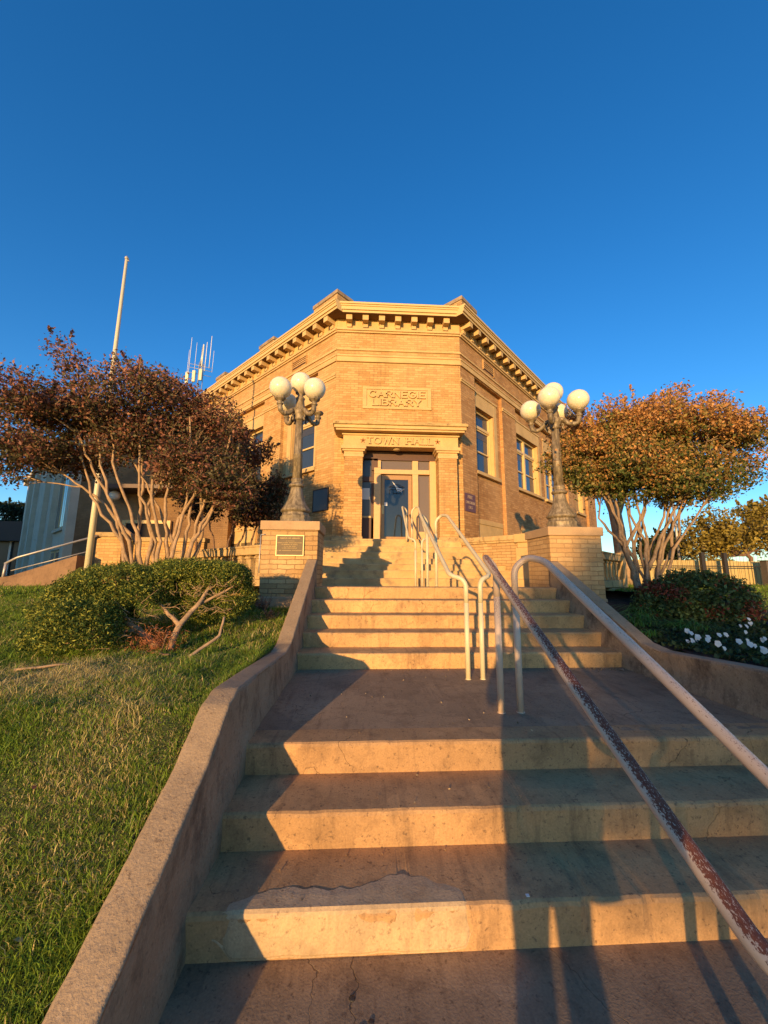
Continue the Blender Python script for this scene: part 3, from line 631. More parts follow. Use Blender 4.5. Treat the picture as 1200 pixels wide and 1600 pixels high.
# cheek walls
ZPTS = [(.2, -1.72), (.75, -1.66), (1.42, -1.325), (2.154, -.97), (2.45, -.765), (2.62, -.72), (3.3, -.75), (4.15, -.80), (4.42, -.76), (6.15, .067), (6.52, .24)]
def ztop(y):
    for (a, za), (b, zb) in zip(ZPTS, ZPTS[1:]):
        if y <= b: return za+(zb-za)*max(0, (y-a)/(b-a))
    return ZPTS[-1][1]
def cheek(name, xin, sgn, label):
    """sgn +1: body lies to +x of the inner face"""
    th = .17; NYs = 230; vs = []; fs = []
    y0, y1 = .2, 6.5
    for i in range(NYs+1):
        y = y0+(y1-y0)*i/NYs; zt = ztop(y)+.004*noise.noise(Vector((y*1.3, 3, sgn)))
        flr = ZP if y < 1.9 else (ZL if y > 2.8 else ZP+(ZL-ZP)*(y-1.9)/.9)
        if y > 4.7: flr = ZL+(min(y, 6.3)-4.7)*.477
        prof = []
        hgt = zt-flr
        for j, (f, off) in enumerate([(-.25, -.02), (0, -.022), (.1, -.018), (.25, -.008), (.42, 0), (.6, .002), (.8, 0), (.93, 0), (.965, .001)]):
            z = flr+hgt*f if f > 0 else flr+f
            w = noise.noise(Vector((y*2.6, z*3.5, 2+sgn)))*.010+noise.noise(Vector((y*11, z*12, 5)))*.0035
            prof.append((xin+sgn*(off+w), z))
        c = .006*noise.noise(Vector((y*14, 1, 9)))
        prof += [(xin+sgn*(.001+c), zt-.016), (xin+sgn*(.002+c), zt-.009), (xin+sgn*(.010+c), zt-.001), (xin+sgn*(.018+c), zt), (xin+sgn*.05, zt+.002*noise.noise(Vector((y*9, 5, 9)))), (xin+sgn*th*.6, zt+.002*noise.noise(Vector((y*8, 8, 9)))), (xin+sgn*(th-.018), zt), (xin+sgn*(th-.009), zt-.002), (xin+sgn*(th+c), zt-.012), (xin+sgn*(th+c), zt-.03), (xin+sgn*th, zt-1.2)]
        vs += [(x, y, z) for x, z in prof]
    m = len(prof)
    for i in range(NYs):
        for j in range(m-1): fs.append((i*m+j, (i+1)*m+j, (i+1)*m+j+1, i*m+j+1))
        fs.append((i*m+m-1, (i+1)*m+m-1, (i+1)*m, i*m))
    fs += [tuple(range(m)), tuple(range(NYs*m, NYs*m+m))[::-1]]
    mb = MB(); mb.add(vs, fs, True); o = mb.build(name, M['cheek'])
    return tag(o, label, 'retaining wall')
cheek('retaining_wall', XI, -1, 'low stained concrete cheek wall between the lawn and the steps')
cheek('retaining_wall', XO-.02, 1, 'low concrete cheek wall between the steps and the flower bed')
# piers
def pier(cx, y0, w, d, zb, zt, label):
    p = empty('lamp_pier', (cx, y0+d/2, zb), label, 'pier')
    m = MB(); m.box(cx-w/2, cx+w/2, y0, y0+d, zb, zt-.155); m.build('shaft', M['pier_brick'], p, .012)
    m = MB(); m.box(cx-w/2-.03, cx+w/2+.03, y0-.03, y0+d+.03, zt-.155, zt); m.build('cap', M['cap'], p, .012)
    m = MB(); m.box(cx-w/2-.02, cx+w/2+.02, y0-.02, y0+d+.02, zb-.3, zb+.22); m.build('footing', M['cap'], p, .02)
    return p
pL = pier(-1.235, 6.5, .93, .93, -.60, .87, 'brick pier at the left of the steps bearing a metal plaque')
pR = pier(3.69, 6.5, .93, .93, -.62, .83, 'brick pier at the right of the steps beside the iris clump')
pl = empty('dedication_plaque', (-1.225, 6.49, .45), 'small brass edged plaque on the front of the left brick pier', 'plaque')
m = MB(); m.box(-1.45, -1.0, 6.474, 6.498, .29, .62); m.build('panel', M['bronze_dark'], pl)
m = MB(); m.box(-1.455, -.995, 6.466, 6.474, .282, .297); m.box(-1.455, -.995, 6.466, 6.474, .613, .628); m.box(-1.455, -1.441, 6.466, 6.474, .297, .613); m.box(-1.009, -.995, 6.466, 6.474, .297, .613); m.build('rim', M['brass'], pl)
m = MB(); rs = random.Random(8)
for z, h, a, b in [(.565, .024, -1.39, -1.06), (.525, .009, -1.29, -1.15), (.493, .014, -1.43, -1.02), (.463, .014, -1.36, -1.09), (.433, .012, -1.32, -1.13), (.405, .012, -1.35, -1.10), (.365, .013, -1.43, -1.03)]:
    x = a
    while x < b:
        w = rs.uniform(.008, .016); m.box(x, min(x+w, b), 6.470, 6.474, z, z+h*rs.uniform(.75, 1)); x += w+(.004 if rs.random() < .8 else .016)
m.build('raised_text', M['bronze'], pl)
m = MB(); m.tube([(-1.715, 6.49, .63), (-1.715, 6.485, .2), (-1.713, 6.485, .0)], .009, 6); m.tube([(-1.715, 6.49, .63), (-1.64, 6.49, .64)], .009, 6)
tag(m.build('conduit', M['metal']), 'thin metal conduit running down the left edge of the left pier', 'conduit')
# balustrades at 45 degrees behind the piers
def balustrade(F, length, label, zt=.54, n=11):
    b = empty('balustrade', F(0, 0, 0)[:2]+(-.5,), label, 'balustrade')
    m = MB(); m.fbox(F, 0, length, -.17, .17, zt-.19, zt); m.fbox(F, .02, length, -.19, .19, zt-.05, zt-.004); m.build('top_rail', M['stone_old'], b, .02)
    m = MB(); m.fbox(F, 0, length, -.16, .16, -.30, -.12); m.fbox(F, 0, length, -.2, .2, -.9, -.30); m.build('base', M['stone_old'], b, .02)
    k = 0; u = .1
    while u < length-.25:
        m = MB(); m.fbox(F, u, u+.17, -.08, .08, -.12, zt-.19); m.fbox(F, u-.025, u+.195, -.105, .105, zt-.26, zt-.215); m.fbox(F, u-.015, u+.185, -.095, .095, zt-.215, zt-.19); m.fbox(F, u-.02, u+.19, -.1, .1, -.12, -.05)
        m.build('baluster', M['stone_old'], b, .01); u += .36; k += 1
    m = MB(); m.fbox(F, length, length+.4, -.2, .2, -.9, zt+.03); m.build('end_post', M['stone_old'], b, .02)
balustrade(lambda u, d, z: (-1.62-S2*u-S2*d, 7.35+S2*u-S2*d, z), 4.6, 'weathered stone balustrade running back behind the clipped juniper')
balustrade(lambda u, d, z: (4.08+S2*u+S2*d, 7.35+S2*u-S2*d, z), 3.6, 'weathered stone balustrade behind the iris clump at the right')
# wing wall right of the stone steps, brick with a stone coping and an end block
FW = lambda u, d, z: (2.95+u*.66-d*.75, 11.42-u*.75-d*.66, z)
w = empty('wing_wall', (3.6, 10.6, -.2), 'low brick wall with stone coping flanking the right of the sandstone steps', 'wall')
m = MB(); m.fbox(FW, 0, 1.75, -.28, 0, -.3, .86); m.build('wall', M['pier_brick'], w)
m = MB(); m.fbox(FW, -.05, 1.75, -.3, .04, .86, .92); m.fbox(FW, -.05, 1.75, -.32, .07, .92, 1.06); m.build('coping', M['stone_old'], w, .015)
m = MB(); m.fbox(FW, 1.75, 2.15, -.34, .1, -.3, .70); m.fbox(FW, 1.78, 2.12, -.31, .06, .70, .84); m.fbox(FW, 1.72, 2.18, -.38, .12, .84, 1.07); m.build('end_block', M['stone'], w, .02)
# ---------------- handrails
def pipe(name, pts, r, mat, parent): return None
def bend(pts, rad=.06, n=5):
    """round the corners of a polyline"""
    P = [Vector(p) for p in pts]; out = [P[0]]
    for a, b, c in zip(P, P[1:], P[2:]):
        d1 = (a-b); d2 = (c-b); k = min(rad, d1.length*.49, d2.length*.49); s = b+d1.normalized()*k; e = b+d2.normalized()*k
        for i in range(n+1):
            t = i/n; out.append(s*(1-t)**2+b*2*t*(1-t)+e*t*t)
    out.append(P[-1]); return out
def rail_pair(xc, ylow, zlow, zk, ytop, zt, yup, zup, mat, r, labels, group, half=.235, ph=.08):
    """post at ylow from zlow up to zk, kink outward, slope to (ytop, zt), loop inward and down to zup at yup"""
    for s, lab in ((-1, labels[0]), (1, labels[1])):
        e = empty('handrail', (xc, ylow, zlow), lab, 'handrail')
        xo = xc+s*half; xp = xc+s*ph
        slope = bend([(xp, ylow, zk-.25), (xp, ylow, zk-.0), (xo, ylow+.10, zk+.045), (xo, ytop, zt), (xo+(xp-xo)*.35, ytop+.20, zt+.03), (xp, ytop+.24, zt-.06), (xp, ytop+.24, zt-.30)], .10, 6)
        m = MB(); m.tube(slope, r, 12); m.build('rail', mat, e)
        m = MB(); m.tube([(xp, ylow, zlow-.02), (xp, ylow, zk-.25)], r, 12); m.tube([(xp, ylow, zlow-.001), (xp, ylow, zlow+.004)], r*1.22, 12); m.build('post', mat, e)
        m = MB(); m.tube([(xp, ytop+.24, zup-.02), (xp, ytop+.24, zt-.30)], r, 12); m.tube([(xp, ytop+.24, zup-.001), (xp, ytop+.24, zup+.004)], r*1.22, 12); m.build('post', mat, e)
rail_pair(1.22, .90, ZP, -.98, 3.05, .115, 3.26, ZL, M['rail'], .028, ('left of the two peeling handrails nearest the camera, heavily rusted, with its looped top', 'right of the two peeling handrails nearest the camera, paler, with its looped top'), None)
rail_pair(1.22, 4.29, ZL, -.06, 6.62, 1.02, 6.8, ZB, M['rail_cream'], .027, ('left cream handrail of the middle flight rising from the landing', 'right cream handrail of the middle flight rising from the landing'), None)
rail_pair(1.34, 9.32, ZB-.12, .82, 11.0, 1.93, 11.3, SILL, M['rail_cream'], .027, ('left cream handrail on the sandstone steps in front of the door', 'right cream handrail on the sandstone steps in front of the door'), None)
# ---------------- lamps
def lamp(X, Y, zb, miss, rot, label):
    e = empty('street_lamp', (X, Y, zb), label, 'lamp')
    z = lambda h: zb+h
    m = MB(); m.lathe(X, Y, [(.275, z(.0)), (.285, z(.04)), (.27, z(.08)), (.275, z(.14)), (.245, z(.17)), (.235, z(.21))], 8, False); m.lathe(X, Y, [(.2, z(.2)), (.255, z(.235)), (.262, z(.26)), (.235, z(.30)), (.19, z(.37)), (.15, z(.46)), (.122, z(.56)), (.105, z(.66)), (.10, z(.70))], 32, True, .035); m.build('base', M['lamp'], e)
    m = MB(); m.lathe(X, Y, [(.10, z(.68)), (.138, z(.70)), (.145, z(.72)), (.138, z(.74)), (.10, z(.76)), (.098, z(.80)), (.112, z(.82)), (.098, z(.85))], 20); m.build('collar', M['lamp'], e)
    m = MB(); m.lathe(X, Y, [(.086, z(.84)), (.080, z(1.3)), (.086, z(1.31)), (.078, z(1.33)), (.066, z(2.0))], 32, True, .06); m.build('shaft', M['lamp'], e)
    m = MB(); m.lathe(X, Y, [(.074, z(1.98)), (.10, z(2.02)), (.085, z(2.05)), (.125, z(2.10)), (.135, z(2.16)), (.10, z(2.22)), (.085, z(2.30)), (.075, z(2.40)), (.09, z(2.43)), (.055, z(2.47)), (.05, z(2.50)), (.095, z(2.53)), (.10, z(2.55)), (.06, z(2.57))], 20); m.build('head', M['lamp'], e)
    g = MB(); g.sphere((X, Y, z(2.755)), .2, 28, 18); g.build('globe', M['globe'], e)
    for k in range(4):
        a = R(45+90*k+rot); c, s = math.cos(a), math.sin(a); P = lambda r, h: (X+c*r, Y+s*r, z(h))
        m = MB(); pts = bend([P(.07, 2.16), P(.15, 2.17), P(.27, 2.03), P(.42, 2.03), P(.44, 2.18)], .09, 6)
        m.tube(pts, [.042+.006*math.sin(i) for i in range(len(pts))], 10)
        m.tube(bend([P(.10, 2.1), P(.17, 2.05), P(.13, 2.0), P(.16, 1.96)], .04, 4), .018, 8)
        cx, cy = P(.44, 0)[:2]; m.lathe(cx, cy, [(.035, z(2.15)), (.06, z(2.17)), (.062, z(2.19)), (.04, z(2.21)), (.05, z(2.235)), (.095, z(2.26)), (.105, z(2.285)), (.095, z(2.30))], 16)
        m.build('arm', M['lamp'], e)
        if k != miss:
            g = MB(); g.sphere((cx, cy, z(2.485)), .2, 28, 18); g.build('globe', M['globe'], e)
    return e
lamp(-1.25, 7.0, .87, 0, 0, 'fluted iron street lamp on the left pier with one globe missing')
lamp(3.72, 7.0, .83, -1, 8, 'fluted iron street lamp on the right pier with all five globes')
# ================================================================== TERRAIN
def smooth(a, b, t):
    t = max(0, min(1, (t-a)/(b-a))); return t*t*(3-2*t)
LZ = [(-2, -1.74), (.6, -1.72), (1.0, -1.60), (1.42, -1.39), (2.15, -1.03), (2.55, -.82), (3.0, -.79), (4.3, -.80), (5.2, -.69), (6.5, -.56), (8, -.46), (12, -.36), (20, -.3), (60, -.3)]
RZ = [(-2, -1.74), (.6, -1.72), (1.42, -1.41), (2.15, -1.05), (2.55, -.84), (3.0, -.80), (4.4, -.82), (5.2, -.74), (6.3, -.5), (7.2, -.36), (12, -.36), (20, -.4), (60, -.4)]
def interp(T, y):
    if y <= T[0][0]: return T[0][1]
    for (a, za), (b, zb) in zip(T, T[1:]):
        if y <= b: return za+(zb-za)*(y-a)/(b-a)
    return T[-1][1]
def gz(x, y):
    z = interp(LZ if x < 1 else RZ, y)
    far = max(abs(x)-15, y-20, 0)
    z += .035*noise.noise(Vector((x*.9, y*.9, 0)))*(1 if y > 1 else 0)
    if x < -.9 and y < 7: z += min(.02, .0)*0
    return z
def strip(name, xs, ys, mat, f, kind='structure'):
    V = np.array([(x, y, f(x, y)) for y in ys for x in xs]); nx = len(xs)
    F = np.array([(j*nx+i, j*nx+i+1, (j+1)*nx+i+1, (j+1)*nx+i) for j in range(len(ys)-1) for i in range(nx-1)])
    return tag(np_mesh(name, V, F, mat, smooth=True), kind=kind)
ysd = [-60, -20, -8, -3, -1] + [-.5+.12*i for i in range(75)] + [9+.6*i for i in range(20)] + [22, 26, 32, 45, 70, 120, 250, 600]
xsL = [-600, -200, -90, -50, -30, -20, -15, -12] + [-10.4+.2*i for i in range(47)] + [-.93]
xsR = [3.36] + [3.5+.2*i for i in range(40)] + [12, 15, 20, 30, 50, 90, 200, 600]
mid = [-.93, 0, 1, 2, 3.36]
def gall(x, y):
    if -.93 < x < 3.36 or (abs(x+.93) < 1e-6 and False): return -2.1 if y > 1.9 else -1.9
    return gz(x, y)
# one sheet: left side, sunken strip below the steps, right side
xs = xsL + [-.92, 3.35] + xsR
strip('ground', xs, ysd, M['ground'], lambda x, y: (-2.1 if -.925 < x < 3.355 and y < 12 else gz(x, y)))
# pavement in front
m = MB(); m.box(-30, 30, -2.5, 2.02, ZP-.25, ZP); tag(m.build('pavement', M['pave']), kind='structure')
m = MB(); m.box(-60, 60, -12, -2.5, ZP-.4, ZP-.14); tag(m.build('road', flat_mat('asphalt', (.05, .048, .045), .9, .2, 0, .2)), kind='structure')
# mulch bed
xs = [3.35+.12*i for i in range(34)]; ys = [2.0+.12*i for i in range(50)]
bed = strip('mulch', xs, ys, M['soil'], lambda x, y: gz(x, y)+.02+.025*noise.noise(Vector((x*7, y*7, 1)))+.02*noise.noise(Vector((x*17, y*17, 1))))
# ---------------- grass blades
def field(n, x0, x1, y0, y1, power=1.0):
    r = RNG.random((n, 2)); x = x0+(x1-x0)*(r[:, 0]); y = y0+(y1-y0)*(r[:, 1]**power); return x, y
def vnoise(x, y, s, o=0):
    return np.array([noise.noise(Vector((a*s, b*s, o))) for a, b in zip(x, y)])
def blades(name, x, y, h, w, mat, straw=.0, kind='stuff', colfn=None, label=None):
    n = len(x); z = np.array([gz(a, b) for a, b in zip(x, y)]); hm = 1+.9*vnoise(x, y, 3.2, 8)+.5*vnoise(x, y, 11, 2)
    a = RNG.random(n)*2*np.pi; lean = RNG.normal(0, .55, (n, 2)); hh = h*np.clip(hm, .4, 2.2)*(.45+RNG.random(n)*.7+1.1*(RNG.random(n) > .965))
    wx = np.cos(a)*w*.5*(.6+.8*RNG.random(n)); wy = np.sin(a)*w*.5
    b = np.stack([x, y, z-.005], 1)
    off = np.stack([wx, wy, np.zeros(n)], 1)
    mid = b+np.stack([lean[:, 0]*hh*.35, lean[:, 1]*hh*.35, hh*.6], 1)
    tip = b+np.stack([lean[:, 0]*hh*1.1, lean[:, 1]*hh*1.1, hh*(1-.25*np.abs(lean[:, 0]))], 1)
    V = np.stack([b-off, b+off, mid+off*.8, mid-off*.8, tip+off*.12, tip-off*.12], 1).reshape(-1, 3)
    i = np.arange(n)*6
    F = np.concatenate([np.stack([i, i+1, i+2, i+3], 1), np.stack([i+3, i+2, i+4, i+5], 1)])
    C = colfn(x, y, n); C = np.repeat(C, 6, axis=0)
    o = np_mesh(name, V, F, mat, col=C); tag(o, label, None, None, kind); return o
def lawncol(x, y, n):
    dry = vnoise(x, y, 1.1, 3)+.5*vnoise(x, y, 4, 5)
    # the worn straw-coloured patches seen beside the wall and below the juniper
    for cx, cy, r, k in ((-1.45, 2.35, .42, .9), (-1.3, 1.75, .3, .6), (-2.45, 3.4, .7, 1.1), (-3.4, 5.6, .9, .5), (-1.9, 3.0, .5, .35)):
        dry += k*np.exp(-((x-cx)**2+(y-cy)**2)/(r*r))
    p = np.clip(.06+dry*.55, .02, .85); pick = RNG.random(n)
    g = np.array([.15, .25, .03])*(.6+.9*RNG.random((n, 1))); g[:, 0] += .05*RNG.random(n)
    s = np.array([.58, .46, .20])*(.55+.7*RNG.random((n, 1)))
    return np.where((pick < p)[:, None], s, g)
def keep(x, y, f): k = f(x, y); return x[k], y[k]
x1, y1_ = field(230000, -3.6, -.955, 1.2, 4.2)
x2, y2_ = field(120000, -6.5, -.955, 3.8, 8.0)
x3, y3_ = field(60000, -13, -1.7, 7.5, 14)
lim = lambda x, y: (x > -y*1.0-.8) & ~((x > -1.75) & (y > 6.45)) & ~((y > 7.3) & (x+y > 5.6-.4+.0) & (x > -5.2))
for nm, (x, y), h, w in (('grass', (x1, y1_), .034, .0036), ('grass', (x2, y2_), .045, .006), ('grass', (x3, y3_), .07, .016)):
    x, y = keep(x, y, lim); blades(nm, x, y, h, w, M['grass'], colfn=lawncol, label='short bermuda grass with dry straw patches on the lawn left of the steps')
x, y = field(26000, 5.6, 14, 5.5, 13); blades('grass', x, y, .07, .016, M['grass'], colfn=lawncol, label='grass beyond the flower bed on the right')
x, y = field(6000, -1.03, -.955, 1.2, 6.4); blades('grass', x, y, .045, .0034, M['grass'], colfn=lawncol, label='ragged taller grass along the top of the left cheek wall')
# ================================================================== FOLIAGE
def leaf_quads(c, size, flat=0., aspect=.55):
    """one bent leaf (2 quads folded) per centre"""
    n = len(c); a = RNG.normal(size=(n, 3)); a /= np.linalg.norm(a, axis=1)[:, None]
    b = RNG.normal(size=(n, 3)); b[:, 2] *= (1-flat); b -= a*np.sum(a*b, 1)[:, None]; b /= np.linalg.norm(b, axis=1)[:, None]
    nn = np.cross(a, b); s = (size*(.45+1.0*RNG.random(n)**1.3))[:, None] if np.ndim(size) == 0 else size[:, None]
    p0 = c-a*s*.5; p1 = c+b*s*aspect*.5+nn*s*.08; p2 = c+a*s*.5; p3 = c-b*s*aspect*.5+nn*s*.08
    V = np.stack([p0, p1, p2, p3], 1).reshape(-1, 3); i = np.arange(n)*4
    return V, np.stack([i, i+1, i+2, i+3], 1)
def cloud(name, c, size, C, mat, parent=None, aspect=.55):
    V, F = leaf_quads(c, size, 0, aspect); return np_mesh(name, V, F, mat, parent, np.repeat(C, 4, axis=0))
def wob(p0, p1, n, amp, seed):
    p0 = Vector(p0); p1 = Vector(p1); L = (p1-p0).length; out = []
    for i in range(n+1):
        t = i/n; q = p0.lerp(p1, t); k = math.sin(math.pi*t)*amp*L if i not in (0, n) else 0
        out.append(q+Vector((noise.noise(Vector((t*3.5, seed, 0))), noise.noise(Vector((t*3.5, seed, 9))), noise.noise(Vector((t*3.5, seed, 4)))*.5))*amp*L*(1 if 0 < i < n else 0))
    return out
def crape(name, base, stems, clumps, leaf_n, leaf_size, colfn, bark, label, cat='tree', group=None, tw=1., rad=.05, fill=.5):
    """stems: list of (base offset, [points]); clumps: (x,y,z,rx,ry,rz)"""
    e = empty(name, base, label, cat, group); rs = random.Random(hash(label) % 1000 if False else len(label)); tips = []
    m = MB()
    for i, pts in enumerate(stems):
        P = [Vector(p) for p in pts]; path = []
        for j, (a, b) in enumerate(zip(P, P[1:])):
            seg = wob(a, b, 5, .07, i*3.3+j); path += seg if j == 0 else seg[1:]
        n = len(path); r = [rad*rs.uniform(.8, 1.15)*(1-.62*k/(n-1)) for k in range(n)]
        r = [x*(1+.12*noise.noise(Vector((k*.9, i, 0)))) for k, x in enumerate(r)]
        m.tube(path, r, 9); tips.append((path[-1], r[-1])); tips.append((path[int(n*.7)], r[int(n*.7)]))
    m.build('trunk', M[bark], e)
    m = MB(); tw2 = MB()
    for k, (x, y, z, rx, ry, rz) in enumerate(clumps):
        c = Vector((x, y, z)); t = min(tips, key=lambda q: (q[0]-c).length+(3 if q[0].z > z else 0))
        path = wob(t[0], c, 6, .10, k*1.7); L = len(path); m.tube(path, [t[1]*(.85-.6*q/(L-1)) for q in range(L)], 6)
        for _ in range(int(10*tw)):
            a = path[rs.randint(3, L-1)]; d = Vector((rs.uniform(-1, 1)*rx, rs.uniform(-1, 1)*ry, rs.uniform(-.4, 1.1)*rz))
            tw2.tube(wob(a, a+d, 3, .12, k+_), [.009, .007, .005, .003], 4)
    m.build('limbs', M[bark], e); tw2.build('twigs', M[bark], e)
    cl = np.array(clumps); vol = cl[:, 3]*cl[:, 4]*cl[:, 5]; pr_ = vol**.75; pr_ /= pr_.sum()
    idx = RNG.choice(len(cl), leaf_n, p=pr_); d = RNG.normal(size=(leaf_n, 3)); d /= np.linalg.norm(d, axis=1)[:, None]
    r = (fill+(1-fill)*RNG.random(leaf_n)**.7)*(1+.25*RNG.normal(size=leaf_n)*.6)
    c = cl[idx, :3]+d*cl[idx, 3:]*r[:, None]
    # upright sprigs breaking the outline
    top = cl[:, 2]+cl[:, 5]; q = 0; sp = []
    for k in range(46):
        x, y, z, rx, ry, rz = cl[RNG.integers(len(cl))]; d = RNG.normal(size=3); d[2] = abs(d[2])+.5; d /= np.linalg.norm(d); b = np.array([x, y, z])+d*np.array([rx, ry, rz])*.9; L = RNG.uniform(.18, .5)
        dd = d*np.array([.7, .7, 1.]); t_ = RNG.random(55)**.8; sp.append(b+dd*t_[:, None]*L+RNG.normal(0, .035, (55, 3))*(1.15-t_)[:, None])
    # gather leaves onto twig sized tufts
    tuft = np.round(c/.17)*.17+RNG.normal(0, .028, c.shape); mixk = (RNG.random(leaf_n) < .75)[:, None]
    c = np.where(mixk, tuft+ (c-np.round(c/.17)*.17)*.35, c)
    c = np.concatenate([c]+sp)
    cloud('crown', c, leaf_size, colfn(c), M['leaf'], e)
    return e
def vn3(c): return np.array([noise.noise(Vector(p*1.8)) for p in c])
def col_left(c):
    n = len(c); t = RNG.random((n, 1)); red = np.array([.19, .07, .05]); br = np.array([.33, .15, .085]); gr = np.array([.10, .085, .035])
    k = np.clip((c[:, 2:3]-2.0)/2.2, 0, 1)*.45+.35+.25*RNG.normal(size=(n, 1))
    t = t+.5*vn3(c)[:, None]; out = np.where(t < k, red*(1-k)+br*k, gr); return out*(.55+.9*RNG.random((n, 1)))
def col_right(c):
    n = len(c); k = np.clip((c[:, 2:3]-1.7)/1.7, 0, 1)*.8+.12+.28*RNG.normal(size=(n, 1))+.5*vn3(c)[:, None]
    og = np.array([.50, .25, .08]); gr = np.array([.10, .125, .03]); ol = np.array([.30, .22, .06])
    out = np.where(k > .55, og, np.where(k > .25, ol, gr)); return out*(.6+.8*RNG.random((n, 1)))
# left crape myrtle
rs = random.Random(21)
def hull_clumps(spec, n, seed, r0=.34, r1=.62, yth=1.3):
    """scatter clumps inside a set of big ellipsoids"""
    q = random.Random(seed); out = []
    while len(out) < n:
        x, y, z, a, b, c = q.choice(spec); d = Vector((q.gauss(0, 1), q.gauss(0, 1), q.gauss(0, 1))).normalized()*q.uniform(.35, .95)
        s = q.uniform(r0, r1); out.append((x+d.x*a, y+d.y*b, z+d.z*c, s, s, s*.62))
    return out
big = [(-4.6, 7.3, 3.15, 1.6, 1.3, .75), (-3.6, 7.3, 2.8, .85, 1.1, .75), (-5.75, 7.2, 2.95, .85, .9, .42), (-3.25, 7.3, 1.95, .55, .8, .42), (-5.9, 7.2, 2.15, 1.0, .8, .28), (-4.4, 7.6, 2.45, 1.2, .9, .3), (-2.7, 7.2, 1.55, .45, .6, .25)]
cl = hull_clumps(big, 74, 4)
cl += [(-5.75, 7.2, 4.05, .34, .34, .26), (-6.05, 7.2, 4.4, .2, .2, .2), (-5.5, 7.2, 3.75, .42, .4, .3), (-4.75, 7.3, 3.95, .4, .4, .25), (-3.8, 7.3, 3.45, .45, .45, .26), (-3.45, 7.3, 3.35, .35, .4, .25), (-2.6, 7.2, 2.8, .26, .3, .22), (-2.55, 7.2, 2.2, .3, .3, .26), (-2.1, 7.1, 1.72, .24, .25, .16), (-2.7, 7.1, 1.6, .34, .35, .22), (-6.5, 7.2, 2.9, .5, .5, .25), (-6.7, 7.1, 3.0, .35, .4, .25), (-6.6, 7.2, 1.75, .45, .4, .18), (-6.9, 7.2, 2.0, .4, .4, .2)]
b0 = (-4.0, 7.2, -.5)
ST = [[(-4.05, 7.2, -.6), (-4.35, 7.2, .45), (-4.6, 7.2, 1.2), (-5.0, 7.1, 1.9), (-5.3, 7.1, 2.5)], [(-4.0, 7.25, -.6), (-4.12, 7.2, .7), (-4.1, 7.2, 1.5), (-4.3, 7.3, 2.4), (-4.1, 7.3, 2.9)],
      [(-3.95, 7.2, -.6), (-3.85, 7.2, .5), (-4.05, 7.3, 1.2), (-3.8, 7.3, 1.8), (-3.6, 7.4, 2.6)], [(-3.6, 7.3, -.6), (-3.5, 7.3, .5), (-3.75, 7.2, 1.1), (-4.0, 7.2, 1.5), (-4.4, 7.2, 2.2)],
      [(-3.5, 7.3, -.6), (-3.3, 7.3, .6), (-3.25, 7.3, 1.3), (-3.1, 7.3, 2.2)], [(-3.35, 7.25, -.6), (-3.15, 7.2, .5), (-2.85, 7.2, 1.05), (-2.5, 7.1, 1.7)], [(-3.4, 7.3, -.6), (-3.05, 7.4, .7), (-3.1, 7.3, 1.5), (-2.8, 7.3, 2.3)],
      [(-3.55, 7.3, .4), (-3.45, 7.3, 1.0), (-3.2, 7.2, 1.35), (-3.0, 7.2, 1.9)], [(-4.1, 7.2, .5), (-4.9, 7.2, 1.35), (-5.6, 7.2, 1.8)]]
for k in range(9):
    t = k/8; bx = -4.05+.75*t; tx = -5.5+3.1*t+rs.uniform(-.15, .15); ST.append([(bx, 7.15+rs.uniform(-.1, .25), -.6), (bx+(tx-bx)*.22+rs.uniform(-.08, .08), 7.2+rs.uniform(-.2, .2), .55), (bx+(tx-bx)*.55, 7.2+rs.uniform(-.3, .3), 1.35), (tx, 7.2+rs.uniform(-.4, .4), 2.5+.5*math.sin(t*3.1))])
crape('crape_myrtle', b0, ST, cl, 84000, .060, col_left, 'bark', 'large rust brown crape myrtle on the lawn behind the left end of the juniper', rad=.04)
# second multi-stem tree behind the balustrade, shade put into its leaf colour
big = [(-4.0, 11.3, 3.3, 1.3, 1.0, 1.1), (-3.3, 11.2, 2.0, 1.1, .8, .6), (-4.6, 11.3, 2.4, .9, .8, .9)]
cl = hull_clumps(big, 34, 9) + [(-2.7, 11.1, 2.1, .35, .35, .3), (-2.6, 11.1, 2.6, .25, .25, .35), (-2.45, 11.0, 1.7, .35, .3, .25)]
ST = [[(-4.1, 11.3, -.4), (-4.3, 11.3, .8), (-4.6, 11.3, 1.9)], [(-3.95, 11.3, -.4), (-3.9, 11.3, .9), (-3.6, 11.3, 2.0)], [(-3.9, 11.2, -.4), (-3.6, 11.2, .8), (-3.2, 11.2, 1.8)], [(-3.3, 11.3, -.4), (-3.25, 11.3, .9), (-3.0, 11.2, 1.7)], [(-3.25, 11.2, -.4), (-2.95, 11.2, .8), (-2.8, 11.2, 1.7)], [(-4.9, 11.3, -.4), (-4.8, 11.3, .9), (-4.9, 11.3, 2.0)]]
crape('crape_myrtle', (-3.9, 11.3, -.4), ST, cl, 30000, .085, lambda c: col_left(c)*.6, 'bark_dark', 'smaller dark crape myrtle between the balustrade and the left wall of the town hall', rad=.04)
